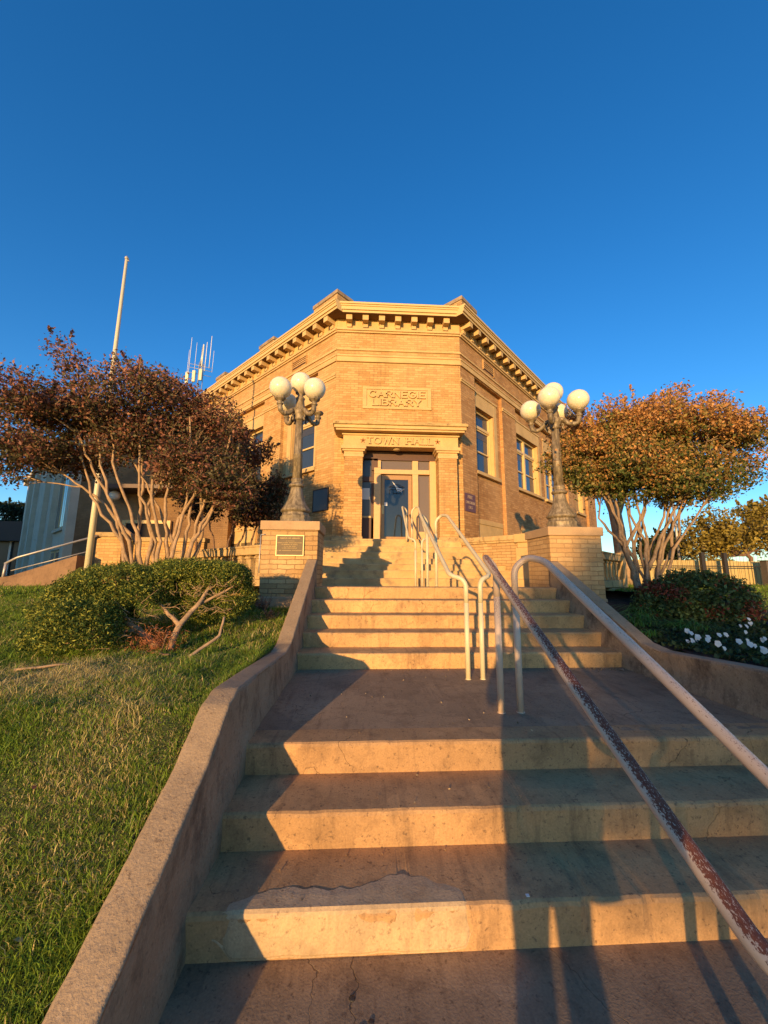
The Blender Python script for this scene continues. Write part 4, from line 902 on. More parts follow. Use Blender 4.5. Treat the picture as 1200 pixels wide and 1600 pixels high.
# right crape myrtle
big = [(5.9, 7.3, 2.8, 1.6, 1.2, .85), (4.75, 7.3, 2.45, .95, 1.0, .78), (7.15, 7.3, 2.65, .85, 1.0, .85), (5.8, 7.1, 1.9, 1.6, 1.0, .42)]
cl = hull_clumps(big, 78, 14, .32, .58)
cl += [(6.55, 7.3, 3.8, .26, .26, .24), (6.2, 7.3, 3.55, .4, .4, .25), (7.3, 7.3, 3.6, .35, .35, .25), (7.5, 7.3, 3.35, .35, .35, .3), (5.1, 7.3, 3.45, .36, .36, .24), (4.35, 7.3, 3.2, .3, .3, .28), (4.05, 7.2, 2.55, .35, .35, .28), (3.95, 7.2, 2.1, .33, .3, .22), (8.0, 7.3, 2.5, .35, .35, .35), (4.7, 7.2, 1.7, .35, .35, .2), (7.55, 7.3, 1.95, .42, .4, .3), (7.2, 7.3, 1.75, .38, .4, .24), (7.9, 7.3, 2.1, .33, .35, .3), (6.85, 7.2, 1.65, .36, .4, .22), (4.4, 7.2, 1.8, .35, .35, .24), (5.3, 7.2, 1.55, .33, .35, .2), (6.2, 7.2, 1.5, .36, .35, .2)]
ST = [[(5.35, 7.25, -.45), (5.05, 7.2, .5), (4.95, 7.2, 1.1), (4.6, 7.2, 1.8)], [(5.4, 7.3, -.45), (5.3, 7.3, .3), (5.1, 7.3, .8), (5.0, 7.3, 1.6), (4.9, 7.3, 2.2)], [(5.45, 7.25, -.45), (5.5, 7.2, .6), (5.3, 7.2, 1.0), (5.2, 7.3, 1.9)],
      [(5.5, 7.3, -.45), (5.6, 7.3, .7), (5.55, 7.3, 1.1), (5.8, 7.3, 2.0)], [(5.55, 7.2, -.45), (5.75, 7.2, .4), (6.0, 7.2, 1.2), (6.3, 7.2, 2.0)], [(5.6, 7.3, -.45), (5.85, 7.3, .1), (6.25, 7.3, .75), (6.35, 7.3, 1.3), (6.7, 7.3, 2.0)],
      [(5.5, 7.2, .1), (5.7, 7.1, .7), (6.2, 7.1, 1.5), (6.2, 7.1, 2.2)], [(5.12, 7.25, .55), (5.45, 7.2, 1.1), (5.6, 7.2, 1.7)], [(6.1, 7.3, .55), (6.15, 7.3, 1.1), (6.0, 7.3, 1.6)]]
for k in range(9):
    t = k/8; bx = 5.3+.35*t; tx = 4.5+2.6*t+rs.uniform(-.15, .15); ST.append([(bx, 7.25+rs.uniform(-.1, .2), -.45), (bx+(tx-bx)*.25+rs.uniform(-.06, .06), 7.25+rs.uniform(-.2, .2), .5), (bx+(tx-bx)*.6, 7.25+rs.uniform(-.3, .3), 1.15), (tx, 7.2+rs.uniform(-.4, .4), 2.2)])
crape('crape_myrtle', (5.5, 7.25, -.4), ST, cl, 100000, .060, col_right, 'bark_shaded', 'orange and green crape myrtle behind the flower bed at the right', rad=.036)
# distant trees and plain things
def blob_tree(name, base, h, spec, n, nl, size, C, label, seed, rad=.16):
    cl = hull_clumps(spec, n, seed, .5, 1.0)
    return crape(name, base, [[base, (base[0]+.1, base[1], base[2]+h*.5), (base[0]-.2, base[1], base[2]+h)]], cl, nl, size, lambda c: np.array(C)*(.5+1.0*RNG.random((len(c), 1))), 'bark_dark', label, rad=rad)
blob_tree('tree', (21, 20, -.5), 2.4, [(21, 20, 2.7, 2.9, 1.6, 1.3), (19.6, 20, 1.8, 1.6, 1.2, 1.0), (22.3, 20, 3.2, 1.8, 1.2, 1.3)], 46, 15000, .17, (.27, .20, .035), 'olive yellow tree standing beyond the board fence at the right edge', 31)
blob_tree('tree', (17.8, 23, -.5), 2.0, [(18.4, 23, 1.7, 1.5, 1.2, .9)], 14, 5000, .2, (.045, .065, .02), 'small dark green tree left of the olive yellow one beyond the fence', 33)
e = empty('tree', (8.7, 12.6, -.4), 'thick sunlit bare tree trunk rising behind the right balustrade', 'tree')
m = MB(); m.tube([(8.75, 12.6, -.6), (8.72, 12.6, .6), (8.68, 12.6, 1.5), (8.6, 12.6, 2.2), (8.35, 12.6, 2.9)], [.26, .21, .20, .19, .15], 14); m.tube([(8.64, 12.6, 2.0), (8.9, 12.6, 2.6), (9.2, 12.6, 3.2)], [.15, .12, .08], 10); m.build('trunk', M['bark'], e)
c = np.array([8.6, 12.6, 3.6])+RNG.normal(0, .5, (3500, 3)); cloud('crown', c, .1, np.array([.2, .11, .03])*(.5+RNG.random((3500, 1))), M['leaf'], e)
blob_tree('tree', (-30, 34, -.5), 2.2, [(-29.5, 34, 4.4, 1.2, 1.2, 2.2)], 14, 4000, .25, (.04, .05, .02), 'dark tree peeping out at the far left edge above the low brown building', 35)
# ---------------- juniper
def shell(cx, cy, cz, rx, ry, rz, n, lo=-.1, flat_top=None, seed=0):
    d = RNG.normal(size=(n, 3)); d /= np.linalg.norm(d, axis=1)[:, None]; d = d[d[:, 2] > lo]
    r = 1-.22*RNG.random(len(d))**1.5; c = np.array([cx, cy, cz])+d*np.array([rx, ry, rz])*r[:, None]
    c += np.array([[noise.noise(Vector(p*3.))*.10, noise.noise(Vector(p*3.+9))*.10, noise.noise(Vector(p*3.+5))*.07] for p in c])
    if flat_top is not None: c[:, 2] = np.minimum(c[:, 2], flat_top+.05*RNG.random(len(c))-.04*RNG.random(len(c)))
    return c
def tufts(c, k=5, s=.03):
    return (c[:, None, :]+RNG.normal(0, s, (len(c), k, 3))).reshape(-1, 3)
def col_jun(c, yel=.42):
    n = len(c); t = RNG.random((n, 1)); g = np.array([.06, .095, .018]); y = np.array([.30, .30, .05])
    return np.where(t < yel, y, g)*(.6+.8*RNG.random((n, 1)))
def juniper(base, parts, trunk, label):
    e = empty('juniper', base, label, 'shrub')
    c = np.concatenate([shell(*p) for p in parts]); c = tufts(c, 12, .024)
    V, F = leaf_quads(c, .030, 0, .30); np_mesh('foliage', V, F, M['needle'], e, np.repeat(col_jun(c), 4, axis=0))
    m = MB()
    for i, (pts, r) in enumerate(trunk):
        P = []
        for j, (a, b) in enumerate(zip(pts, pts[1:])): s = wob(a, b, 4, .08, i*2.1+j); P += s if j == 0 else s[1:]
        m.tube(P, [r*(1-.6*k/(len(P)-1)) for k in range(len(P))], 8)
    m.build('trunk', M['bark'], e)
    return e
rs = random.Random(12)
def twigset(x0, x1, y0, z0, z1, n, up=.3):
    out = []
    for _ in range(n):
        x = rs.uniform(x0, x1); z = rs.uniform(z0, z1); y = y0+rs.uniform(-.15, .25)
        out.append(([(x, y, z), (x+rs.uniform(-.1, .1), y-rs.uniform(0, .05), z+rs.uniform(0, .07)), (x+rs.uniform(-.2, .2), y-rs.uniform(0, .1), z+rs.uniform(-.02, up*.5))], rs.uniform(.002, .0042)))
    return out
juniper((-2.9, 4.7, -.75), [(-2.75, 4.65, -.30, .62, .6, .40, 4800, -.15, .06), (-2.98, 4.45, -.46, .46, .5, .32, 3400, -.2), (-2.78, 4.02, -.56, .40, .42, .28, 2600, -.45), (-2.5, 5.0, -.14, .3, .4, .2, 1600, -.2, .09)],
        [([(-2.15, 4.35, -.80), (-2.4, 4.4, -.6), (-2.85, 4.5, -.45), (-3.2, 4.6, -.4)], .04), ([(-2.4, 4.4, -.6), (-2.7, 4.35, -.66), (-3.0, 4.2, -.72)], .02), ([(-2.6, 4.45, -.52), (-2.75, 4.5, -.3), (-2.8, 4.6, -.1)], .02)] + twigset(-3.0, -2.3, 4.1, -.76, -.5, 40)+twigset(-2.7, -2.1, 4.3, -.7, -.3, 40), 'left clipped juniper with a rounded green mound sweeping down the lawn')
juniper((-2.0, 4.6, -.75), [(-2.0, 4.85, -.02, .60, .42, .16, 3800, -.3, .12), (-1.78, 4.85, -.08, .42, .38, .2, 2200, -.4, .12), (-1.85, 4.9, -.32, .52, .3, .24, 1500, -1)],
        [([(-1.98, 4.2, -.82), (-1.93, 4.3, -.55), (-1.8, 4.5, -.3), (-1.75, 4.7, -.05)], .038), ([(-1.93, 4.3, -.55), (-2.15, 4.45, -.42), (-2.4, 4.6, -.25)], .026), ([(-1.82, 4.5, -.35), (-1.6, 4.6, -.22), (-1.45, 4.7, -.1)], .018)] + twigset(-2.2, -1.45, 4.5, -.5, -.12, 80), 'right clipped juniper with a flat green top and bare forked stems underneath')
# dead reddish sprigs, fallen branch, small dry shrub
c = np.array([-2.05, 4.1, -.68])+RNG.normal(0, 1, (900, 3))*np.array([.12, .08, .07]); e = empty('dead_sprig', (-2.05, 4.1, -.8), 'dried reddish juniper sprigs at the foot of the forked stem', 'dead branch')
V, F = leaf_quads(c, .05, 0, .12); np_mesh('needles', V, F, M['needle'], e, np.repeat(np.array([.33, .12, .05])*(.6+.7*RNG.random((900, 1))), 4, axis=0))
m = MB(); m.tube(wob((-2.15, 4.15, -.78), (-1.8, 3.85, -.76), 5, .1, 2), .012, 6); m.tube(wob((-2.0, 4.1, -.78), (-1.9, 4.0, -.6), 4, .1, 5), .008, 6); m.build('stem', M['bark_dark'], e)
m = MB(); m.tube(wob((-1.62, 3.8, -.79), (-1.42, 4.05, -.62), 5, .08, 1)+wob((-1.42, 4.05, -.62), (-1.42, 4.15, -.45), 3, .05, 4)[1:], [.016]*6+[.012]*3, 7)
tag(m.build('fallen_branch', M['bark']), 'bare crooked branch lying on the lawn right of the juniper', 'branch')
m = MB(); m.tube(wob((-2.75, 3.35, -.77), (-2.45, 3.5, -.76), 4, .06, 3), .010, 6); tag(m.build('fallen_branch', M['bark']), 'short pale twig lying in the dry grass below the left juniper', 'branch')
def dryshrub(x, y, n, label, h=.22):
    e = empty('dry_plant', (x, y, gz(x, y)), label, 'plant'); m = MB(); cc = []
    for _ in range(n):
        a = rs.uniform(0, 6.28); l = rs.uniform(.1, h); p = Vector((x+rs.uniform(-.05, .05), y, gz(x, y))); q = p+Vector((math.cos(a)*l*.6, math.sin(a)*l*.4, l))
        m.tube([p, q], .003, 4); cc += [tuple(p.lerp(q, rs.uniform(.4, 1))) for _ in range(9)]
    m.build('stems', M['bark_dark'], e); c = np.array(cc)+RNG.normal(0, .012, (len(cc), 3)); cloud('leaves', c, .03, np.array([.30, .17, .10])*(.5+RNG.random((len(c), 1))), M['leaf'], e)
dryshrub(-1.55, 6.2, 26, 'dry brown weed at the foot of the left brick pier', .3); dryshrub(-1.28, 5.6, 12, 'low dry weed on the lawn in front of the left brick pier', .16)
# ---------------- bed: bush, iris, pansies
e = empty('photinia_bush', (5.15, 5.9, -.75), 'rounded dark green bush with reddish leaves in the flower bed', 'bush')
c = np.concatenate([shell(5.2, 5.85, -.42, .78, .62, .48, 5200, -.9), shell(4.75, 5.8, -.48, .5, .45, .36, 1800, -.9)]); c = tufts(c, 3, .03)
k = vnoise(c[:, 0]*1., c[:, 2], 2.6, 2)[:, None]; C = np.where(RNG.random((len(c), 1)) < np.clip(k*1.5+.08, .02, .8), np.array([.22, .06, .03]), np.array([.085, .12, .035]))*(.5+RNG.random((len(c), 1)))
cloud('foliage', c, .055, C, M['leaf'], e)
m = MB()
for _ in range(9): m.tube(wob((5.15+rs.uniform(-.1, .1), 5.9, -.85), (5.15+rs.uniform(-.6, .6), 5.85+rs.uniform(-.4, .4), -.3), 4, .06, _), .012, 6)
m.build('stems', M['bark_dark'], e)
def blade_clump(name, x, y, n, L, w, label, cat, C):
    z = gz(x, y)+.02; e = empty(name, (x, y, z), label, cat); V = []; F = []; cols = []
    for _ in range(n):
        a = rs.uniform(0, 6.283); l = L*rs.uniform(.6, 1.1); bx = x+rs.gauss(0, .09); by = y+rs.gauss(0, .07); up = rs.uniform(.5, 1.0); dx, dy = math.cos(a), math.sin(a)
        tw = w*rs.uniform(.7, 1.1); b0 = len(V); N = 7
        for i in range(N+1):
            t = i/N; r = l*.95*(t*(.35+.65*t)); h = l*up*(1.5*t-1.35*t*t)*.9; ww = tw*(1-t**2.5)*.5+.0006
            V += [(bx+dx*r-dy*ww, by+dy*r+dx*ww, z+max(h, -.0)), (bx+dx*r+dy*ww, by+dy*r-dx*ww, z+max(h, -.0)+.001)]
        c = [v*rs.uniform(.6, 1.4) for v in C]; cols += [c]*(2*(N+1))
        for i in range(N): F.append((b0+2*i, b0+2*i+1, b0+2*i+3, b0+2*i+2))
    np_mesh('leaves', np.array(V), np.array(F), M['leaf'], e, np.array(cols), smooth=True)
for (x, y, n, L, lab) in [(3.85, 5.35, 170, .46, 'large arching lily turf clump beside the right cheek wall'), (4.25, 5.75, 130, .44, 'lily turf clump directly in front of the crape myrtle trunks'), (4.35, 5.05, 110, .40, 'lily turf clump next to the rounded bush'), (3.6, 4.85, 60, .30, 'smallest lily turf clump at the cheek wall')]:
    blade_clump('lily_turf', x, y, n, L, .013, lab, 'plant', (.10, .21, .045))
def pansy(x, y, nf, label, white=True, s=1.0):
    z = gz(x, y)+.03; e = empty('pansy', (x, y, z), label, 'flower'); n = 46
    c = np.array([x, y, z+.035])+RNG.normal(0, 1, (n, 3))*np.array([.055, .055, .02]); cloud('leaves', c, .05, np.array([.035, .06, .02])*(.5+RNG.random((n, 1))), M['leaf'], e, .7)
    for _ in range(nf):
        fx, fy, fz = x+rs.uniform(-.06, .06), y+rs.uniform(-.06, .04), z+rs.uniform(.07, .12); r = rs.uniform(.017, .026)*s; V = []; F = []; cols = []
        nrm = Vector((rs.uniform(-.5, .3), -1, rs.uniform(.2, .9))).normalized(); a = nrm.cross(Vector((0, 0, 1))).normalized(); b = nrm.cross(a)
        for k in range(5):
            an = R(90+72*k); p = Vector((fx, fy, fz))+(a*math.cos(an)+b*math.sin(an))*r*.62+nrm*(.002*k); b0 = len(V)
            for q in range(8): t = q*math.pi/4; V.append(tuple(p+(a*math.cos(t)+b*math.sin(t))*r*.68+nrm*.004*math.cos(2*t)))
            F.append(tuple(range(b0, b0+8)))
            col = (.78, .76, .70) if white else (.035, .035, .11); cols += [col]*8
        np_mesh('bloom', np.array(V), np.array(F), M['petal'], e, np.array(cols))
spots = [(3.52, 4.15), (3.62, 3.95), (3.78, 4.25), (3.50, 3.72), (3.72, 3.62), (3.95, 3.9), (4.12, 4.12), (4.3, 3.85), (3.92, 4.55), (4.25, 4.5), (4.5, 4.25), (4.62, 4.6), (4.8, 4.35), (4.85, 4.85), (5.1, 4.6), (5.15, 5.0), (5.4, 4.85), (3.95, 3.45), (4.2, 3.55), (4.5, 3.85), (4.75, 4.05), (5.3, 5.2), (5.5, 5.1), (3.6, 3.35), (4.95, 4.15)]
desc = ['with two or three blooms', 'with a single bloom', 'with crowded blooms']
near = {0: 'nearest the lily turf by the wall', 3: 'hard against the cheek wall', 17: 'beside the wall at the lower edge of the bed', 23: 'lowest in the bed against the wall', 10: 'in the middle of the bed', 21: 'at the foot of the rounded bush'}
for i, (x, y) in enumerate(spots):
    blue = i in (12, 14, 16, 22); nf = [3, 1, 4, 2, 2][i % 5]
    pansy(x, y, nf, f"{'dark blue' if blue else 'white'} pansy plant {desc[0] if nf in (2, 3) else desc[1] if nf == 1 else desc[2]} {near.get(i, 'in the mulch, ' + ['first', 'second', 'third', 'fourth', 'fifth', 'sixth', 'seventh', 'eighth', 'ninth', 'tenth', 'eleventh', 'twelfth', 'thirteenth', 'fourteenth', 'fifteenth', 'sixteenth', 'seventeenth', 'eighteenth', 'nineteenth', 'twentieth', 'twenty-first', 'twenty-second', 'twenty-third', 'twenty-fourth', 'twenty-fifth'][sorted(range(25), key=lambda k: spots[k][0]).index(i)] + ' from the wall')}", not blue)
    bpy.context.view_layer.objects.active = None
for o in list(bpy.data.objects):
    if o.name.startswith('pansy'): o['group'] = 'pansies in the flower bed'
c = np.stack([RNG.uniform(3.4, 6.0, 9000), RNG.uniform(3.0, 5.6, 9000), np.zeros(9000)], 1); c = c[c[:, 0] < 3.1+1.05*(c[:, 1]-2.2)]
c[:, 2] = [gz(a, b)+.05+.03*noise.noise(Vector((a*9, b*9, 0))) for a, b in c[:, :2]]
o = cloud('ground_cover', c, .05, np.array([.05, .075, .025])*(.4+RNG.random((len(c), 1))), M['leaf'], None, .7); tag(o, 'low dark leaves and litter covering the flower bed', None, None, 'stuff')
# ================================================================== LEFT BACKGROUND
w = empty('brick_wall', (-6.9, 11, -.4), 'sunlit brick wall with stone coping and end pier behind the crape myrtle trunks', 'wall')
m = MB(); m.box(-7.36, -6.68, 11.0, 11.6, -.6, .96); m.build('pier', M['brick'], w, .01)
m = MB(); m.box(-7.42, -6.62, 10.94, 11.66, .96, 1.09); m.build('pier_cap', M['stone_old'], w, .02)
m = MB(); m.box(-6.68, -4.6, 11.35, 11.6, -.6, .86); m.build('wall', M['brick'], w)
m = MB(); m.box(-6.62, -4.55, 11.28, 11.66, .86, .99); m.build('coping', M['stone_old'], w, .02)
m = MB(); m.box(-6.0, -5.86, 11.29, 11.345, -.6, .1); m.build('downpipe', M['metal'], w)
# ramp with its railing
m = MB(); m.add([(-9.6, 10.4, -.9), (-7.4, 10.4, -.9), (-7.4, 10.4, .42), (-9.0, 10.4, -.12), (-9.6, 10.4, -.19), (-13, 10.4, -.19), (-13, 10.4, -.9)] + [(-9.6, 10.9, -.9), (-7.4, 10.9, -.9), (-7.4, 10.9, .42), (-9.0, 10.9, -.12), (-9.6, 10.9, -.19), (-13, 10.9, -.19), (-13, 10.9, -.9)],
      [tuple(range(7)), tuple(range(7, 14))[::-1]]+[(i, (i+1) % 7, 7+(i+1) % 7, 7+i) for i in range(7)])
tag(m.build('access_ramp', M['ramp']), 'brown concrete ramp wall sloping up to the brick pier at the left', 'ramp')
e = empty('ramp_railing', (-9.3, 10.6, -.19), 'grey pipe railing climbing the ramp towards the brick pier', 'railing')
m = MB(); m.tube(bend([(-9.28, 10.55, .20), (-9.0, 10.55, .36), (-7.3, 10.9, .98)], .04, 4), .028, 8); m.tube([(-9.1, 10.55, .02), (-7.4, 10.8, .55)], .014, 6); m.build('rail', M['metal'], e)
m = MB(); m.tube([(-9.28, 10.55, -.25), (-9.25, 10.55, .22)], .032, 8); m.build('post', M['metal'], e)
e = empty('ramp_railing', (-9.7, 10.5, -.19), 'short grey pipe railing cut off by the left edge of the picture', 'railing')
m = MB(); m.tube([(-10.6, 10.5, .22), (-9.62, 10.5, .33)], .028, 8); m.build('rail', M['metal'], e)
m = MB(); m.tube([(-9.62, 10.5, -.25), (-9.62, 10.5, .34)], .032, 8); m.build('post', M['metal'], e)
# flagpole
e = empty('flagpole', (-6.9, 10.1, -.4), 'tall pale flagpole rising through the left crape myrtle', 'flagpole')
m = MB(); m.lathe(-6.9, 10.1, [(.075, -.45), (.07, 2), (.055, 5), (.038, 8.85)], 14); m.build('pole', M['pole'], e)
m = MB(); m.lathe(-6.9, 10.1, [(.12, -.45), (.12, -.3), (.09, -.25), (.08, -.2)], 14); m.build('base_collar', M['pole'], e)
m = MB(); m.lathe(-6.9, 10.1, [(.045, 8.85), (.06, 8.88), (.03, 8.94)], 12); m.tube([(-6.9, 10.1, 8.82), (-6.82, 10.1, 8.8)], .015, 6); m.build('truck', M['metal'], e)
# antenna mast
e = empty('antenna_mast', (-18.1, 40, -.4), 'distant lattice mast with whip antennas above the left tree', 'mast')
m = MB()
for a in range(3):
    c, s = math.cos(R(120*a+20))*.28, math.sin(R(120*a+20))*.28; m.tube([(-18.1+c, 40+s, -.4), (-18.1+c, 40+s, 22.6)], .04, 5)
for k in range(46):
    a, b = R(120*(k % 3)+20), R(120*((k+1) % 3)+20); z = k*.5; m.tube([(-18.1+.28*math.cos(a), 40+.28*math.sin(a), z), (-18.1+.28*math.cos(b), 40+.28*math.sin(b), z+.5)], .022, 4)
m.tube([(-18.1, 40, 22.4), (-18.0, 40, 24.6)], .09, 6)
for z in (21.3, 21.9, 22.3): m.tube([(-19.4, 40, z+.3), (-16.9, 40, z-.2)], .03, 5)
m.build('lattice', M['metal'], e)
for x, z0, z1, r in [(-19.35, 21, 25.7, .025), (-18.75, 21.6, 25.1, .02), (-18.0, 22, 24.9, .075), (-17.65, 21.6, 25.2, .035), (-17.2, 22.1, 25.95, .035), (-16.85, 21.6, 24.2, .02), (-19.5, 20.8, 24.2, .02)]:
    m = MB(); m.tube([(x, 40, z0), (x+.05, 40, z1)], r, 6); m.build('antenna', M['white'], e)
for x, z0 in [(-19.3, 20.1), (-18.6, 20.3), (-17.9, 20.5)]:
    m = MB(); m.box(x-.16, x+.16, 39.6, 39.8, z0, z0+1.3); m.build('panel_antenna', M['pole'], e, .03)
# neighbouring hall in shade
FG = lambda u, d, z: (-11.7-S2*u-S2*d, 16.0+S2*u-S2*d, z)
g = empty('side_building', (-12, 16.5, -.5), 'tall grey building with pilasters and narrow windows in shade at the left', 'building')
m = MB(); m.fbox(FG, 0, 19, -6, 0, -.6, 6.3); m.build('wall', M['wing'], g)
m = MB(); m.fbox(FG, -.15, 19.1, -6.1, .25, 6.3, 6.7); m.build('roof', M['wing'], g)
for u in (.0, 4.6, 7.6, 12.2, 15.2): m = MB(); m.fbox(FG, u, u+.7, 0, .22, -.6, 6.3); m.build('pilaster', M['wing'], g)
for u, n in ((1.9, 1), (5.6, 1), (9.2, 1), (3.2, 1), (13.4, 1)):
    m = MB(); m.fbox(FG, u, u+.95, .0, .03, 1.9, 5.2); f = m.build('window', M['trim'], g)
    m = MB(); m.fbox(FG, u+.08, u+.44, .03, .035, 1.98, 5.1); m.fbox(FG, u+.51, u+.87, .03, .035, 1.98, 5.1); m.build('pane', M['glass'], f)
    m = MB(); m.fbox(FG, u-.1, u+1.05, .0, .12, 1.78, 1.9); m.build('sill', M['wing'], f)
    m = MB(); m.fbox(FG, u-.02, u+.95, .0, .03, .1, .9); f = m.build('window', M['trim'], g)
    m = MB(); m.fbox(FG, u+.06, u+.87, .03, .035, .16, .84); m.build('pane', M['glass'], f)
    m = MB(); m.fbox(FG, u-.15, u+1.08, .0, .1, .95, 1.05); m.build('lintel', M['wing'], f)
m = MB(); m.box(-11.7, -5.6, 16.05, 22, -.6, 5.4); m.build('brick_wing', M['wing_brick'], g)
m = MB(); m.box(-9.6, -8.0, 15.95, 16.04, -.2, 1.95); dd = m.build('door', M['dark'], g)
m = MB(); m.box(-9.75, -7.85, 15.9, 16.04, 1.95, 2.08); m.box(-9.75, -9.6, 15.9, 16.04, -.2, 1.95); m.box(-8.0, -7.85, 15.9, 16.04, -.2, 1.95); m.build('door_frame', M['trim'], dd)
m = MB(); m.box(-10.2, -7.4, 14.9, 16.04, 3.2, 3.35); m.build('canopy', M['dark_wood'], g)
m = MB(); m.sphere((-9.9, 15.5, 3.0), .2, 16, 10); m.build('globe_light', M['white'], g)
h = empty('low_building', (-30, 31, -.5), 'long low dark brown building at the far left edge', 'building')
m = MB(); m.box(-60, -24.6, 30.0, 44, -.6, 2.2); m.build('wall', flat_mat('dark_glazing', (.02, .02, .02), .3), h)
m = MB(); m.box(-61, -24.0, 29.2, 44.5, 2.2, 3.62); m.build('roof', flat_mat('brown_fascia', (.09, .055, .04), .8), h)
for x in (-26.2, -29, -32): m = MB(); m.box(x, x+.15, 29.9, 30, -.5, 2.2); m.build('post', M['metal'], h)
# unseen block added out of frame to cast shade on the grey building
n = empty('shade_block', (-27, -6, -1.7), 'plain brick block added unseen behind the camera to shade the grey building', 'building')
m = MB(); m.box(-52, -18.2, -9, -2.5, -1.8, 10.0); m.build('wall', M['wing_brick'], n)
m = MB(); m.box(-52.3, -17.9, -9.3, -2.2, 10.0, 10.4); m.build('roof', M['roof'], n)
# ================================================================== RIGHT BACKGROUND: fences
f = empty('board_fence', (13, 13, -.4), 'sunlit pale board fence beyond the flower bed', 'fence')
m = MB(); x = 8.9; rs = random.Random(2)
while x < 24:
    w_ = .15; y = 13+.22*(x-9)*.0; m.box(x, x+w_-.012, 13.0+.012*rs.random(), 13.03+.012*rs.random(), -.6, .53+.02*rs.random()+(-.006)*(x-9)); x += w_
m.build('boards', M['plank'], f)
m = MB(); m.box(8.9, 24, 13.05, 13.1, .2, .3); m.box(8.9, 24, 13.05, 13.1, -.3, -.2); m.build('rails', M['plank'], f)
f = empty('iron_fence', (13, 12.6, -.4), 'thin dark iron picket fence with pointed tops in front of the boards', 'fence')
m = MB(); x = 9.0
while x < 24: m.tube([(x, 12.6, -.5), (x, 12.6, .72), (x, 12.6, .80)], [.005, .005, .002], 4); x += .13
m.build('pickets', M['iron'], f)
m = MB(); m.tube([(9, 12.6, .32), (24, 12.6, .32)], .018, 5); m.tube([(9, 12.6, -.3), (24, 12.6, -.3)], .018, 5); m.build('rails', M['iron'], f)
for x in (11.55, 12.35): m = MB(); m.box(x-.06, x+.06, 12.55, 12.66, -.5, .78); m.build('post', M['iron'], f)
m = MB(); m.box(13.62, 13.92, 12.4, 12.62, -.6, .50); m.box(13.58, 13.96, 12.36, 12.66, .50, .53); tag(m.build('gate_post', flat_mat('grey_post', (.12, .10, .08), .85, .2, 0, .3)), 'dark grey wooden post against the board fence', 'post')
m = MB(); m.tube([(17.9, 21, -.5), (17.9, 21, 4.6)], .07, 8); m.tube([(17.5, 21, 4.3), (18.3, 21, 4.3)], .04, 6); tag(m.build('utility_pole', M['metal']), 'thin distant utility pole left of the olive yellow tree', 'pole')
m = MB(); pts = [(6+.5*i*2, 24-.0*i, 2.9-.25*math.sin(math.pi*i/12)) for i in range(13)]; m.tube(pts, .012, 4); tag(m.build('power_line', M['iron']), 'faint power line crossing the sky behind the right tree', 'wire')
# ---------------- litter
def dead_leaf(x, y, z, s, col, label, grp='fallen leaves'):
    V = []; a = rs.uniform(0, 6.28); c, q = math.cos(a), math.sin(a)
    pts = [(-1, 0, 0), (-.4, .45, .12), (.3, .4, .16), (1, 0, .05), (.3, -.4, .14), (-.4, -.42, .1)]
    V = np.array([(x+s*(px*c-py*q), y+s*(px*q+py*c), z+.004+s*pz*2.5) for px, py, pz in pts]); o = np_mesh('leaf', V, np.array([[0, 1, 2, 3, 4, 5]]), M['leaf'], None, np.array([col]*6)); tag(o, label, 'leaf', grp)
for x, y, s, col, lab in [(-1.18, 1.62, .02, (.5, .36, .13), 'pale yellow fallen leaf on the lawn near the bottom left of the wall'), (-1.15, 2.42, .018, (.45, .3, .12), 'curled tan leaf on the grass beside the landing wall'), (-1.55, 2.1, .02, (.3, .1, .06), 'reddish leaf in the straw patch of the lawn')]:
    dead_leaf(x, y, gz(x, y)+.03, s, col, lab)
dead_leaf(3.05, 4.6, ZL, .05, (.55, .42, .28), 'pale dry leaf on the landing against the bottom right step')
for i in range(80):
    pass
c = np.array([(rs.uniform(-.6, 3.1), 4.72-abs(rs.gauss(0, .05)), ZL+.006) for _ in range(90)]+[(rs.uniform(2.6, 3.15), 4.7-abs(rs.gauss(0, .06)), ZL+.012) for _ in range(70)]+[(rs.uniform(-.7, 1.6), rs.uniform(2.9, 4.6), ZL+.005) for _ in range(70)]+[(rs.uniform(-.6, 1.2), 2.1+rs.uniform(-.05, .25), ZP+.195) for _ in range(14)]+[(rs.uniform(-.6, 2.0), rs.uniform(2.42, 2.74), ZP+.385) for _ in range(26)])
o = cloud('leaf_litter', c, .017, np.array([.42, .30, .16])*(.3+RNG.random((len(c), 1))), M['leaf']); tag(o, 'tiny leaf crumbs scattered on the landing and treads', None, None, 'stuff')
m = MB(); m.box(.785, .80, 2.02, 2.035, ZP+.19, ZP+.194); tag(m.build('paper_scrap', M['white']), 'tiny white paper scrap on the edge of the lowest step', 'litter')
# gum spots / pits near the bottom of the frame are in the pavement: two small dark stains
m = MB()
for x, y, r in ((-.02, 1.83, .014), (.02, 1.72, .02), (.055, 1.745, .012)): m.lathe(x, y, [(r, ZP+.001), (r*.6, ZP+.003)], 9)
tag(m.build('gum_spot', M['iron']), 'flattened black gum spots on the pavement below the lowest step', 'stain')
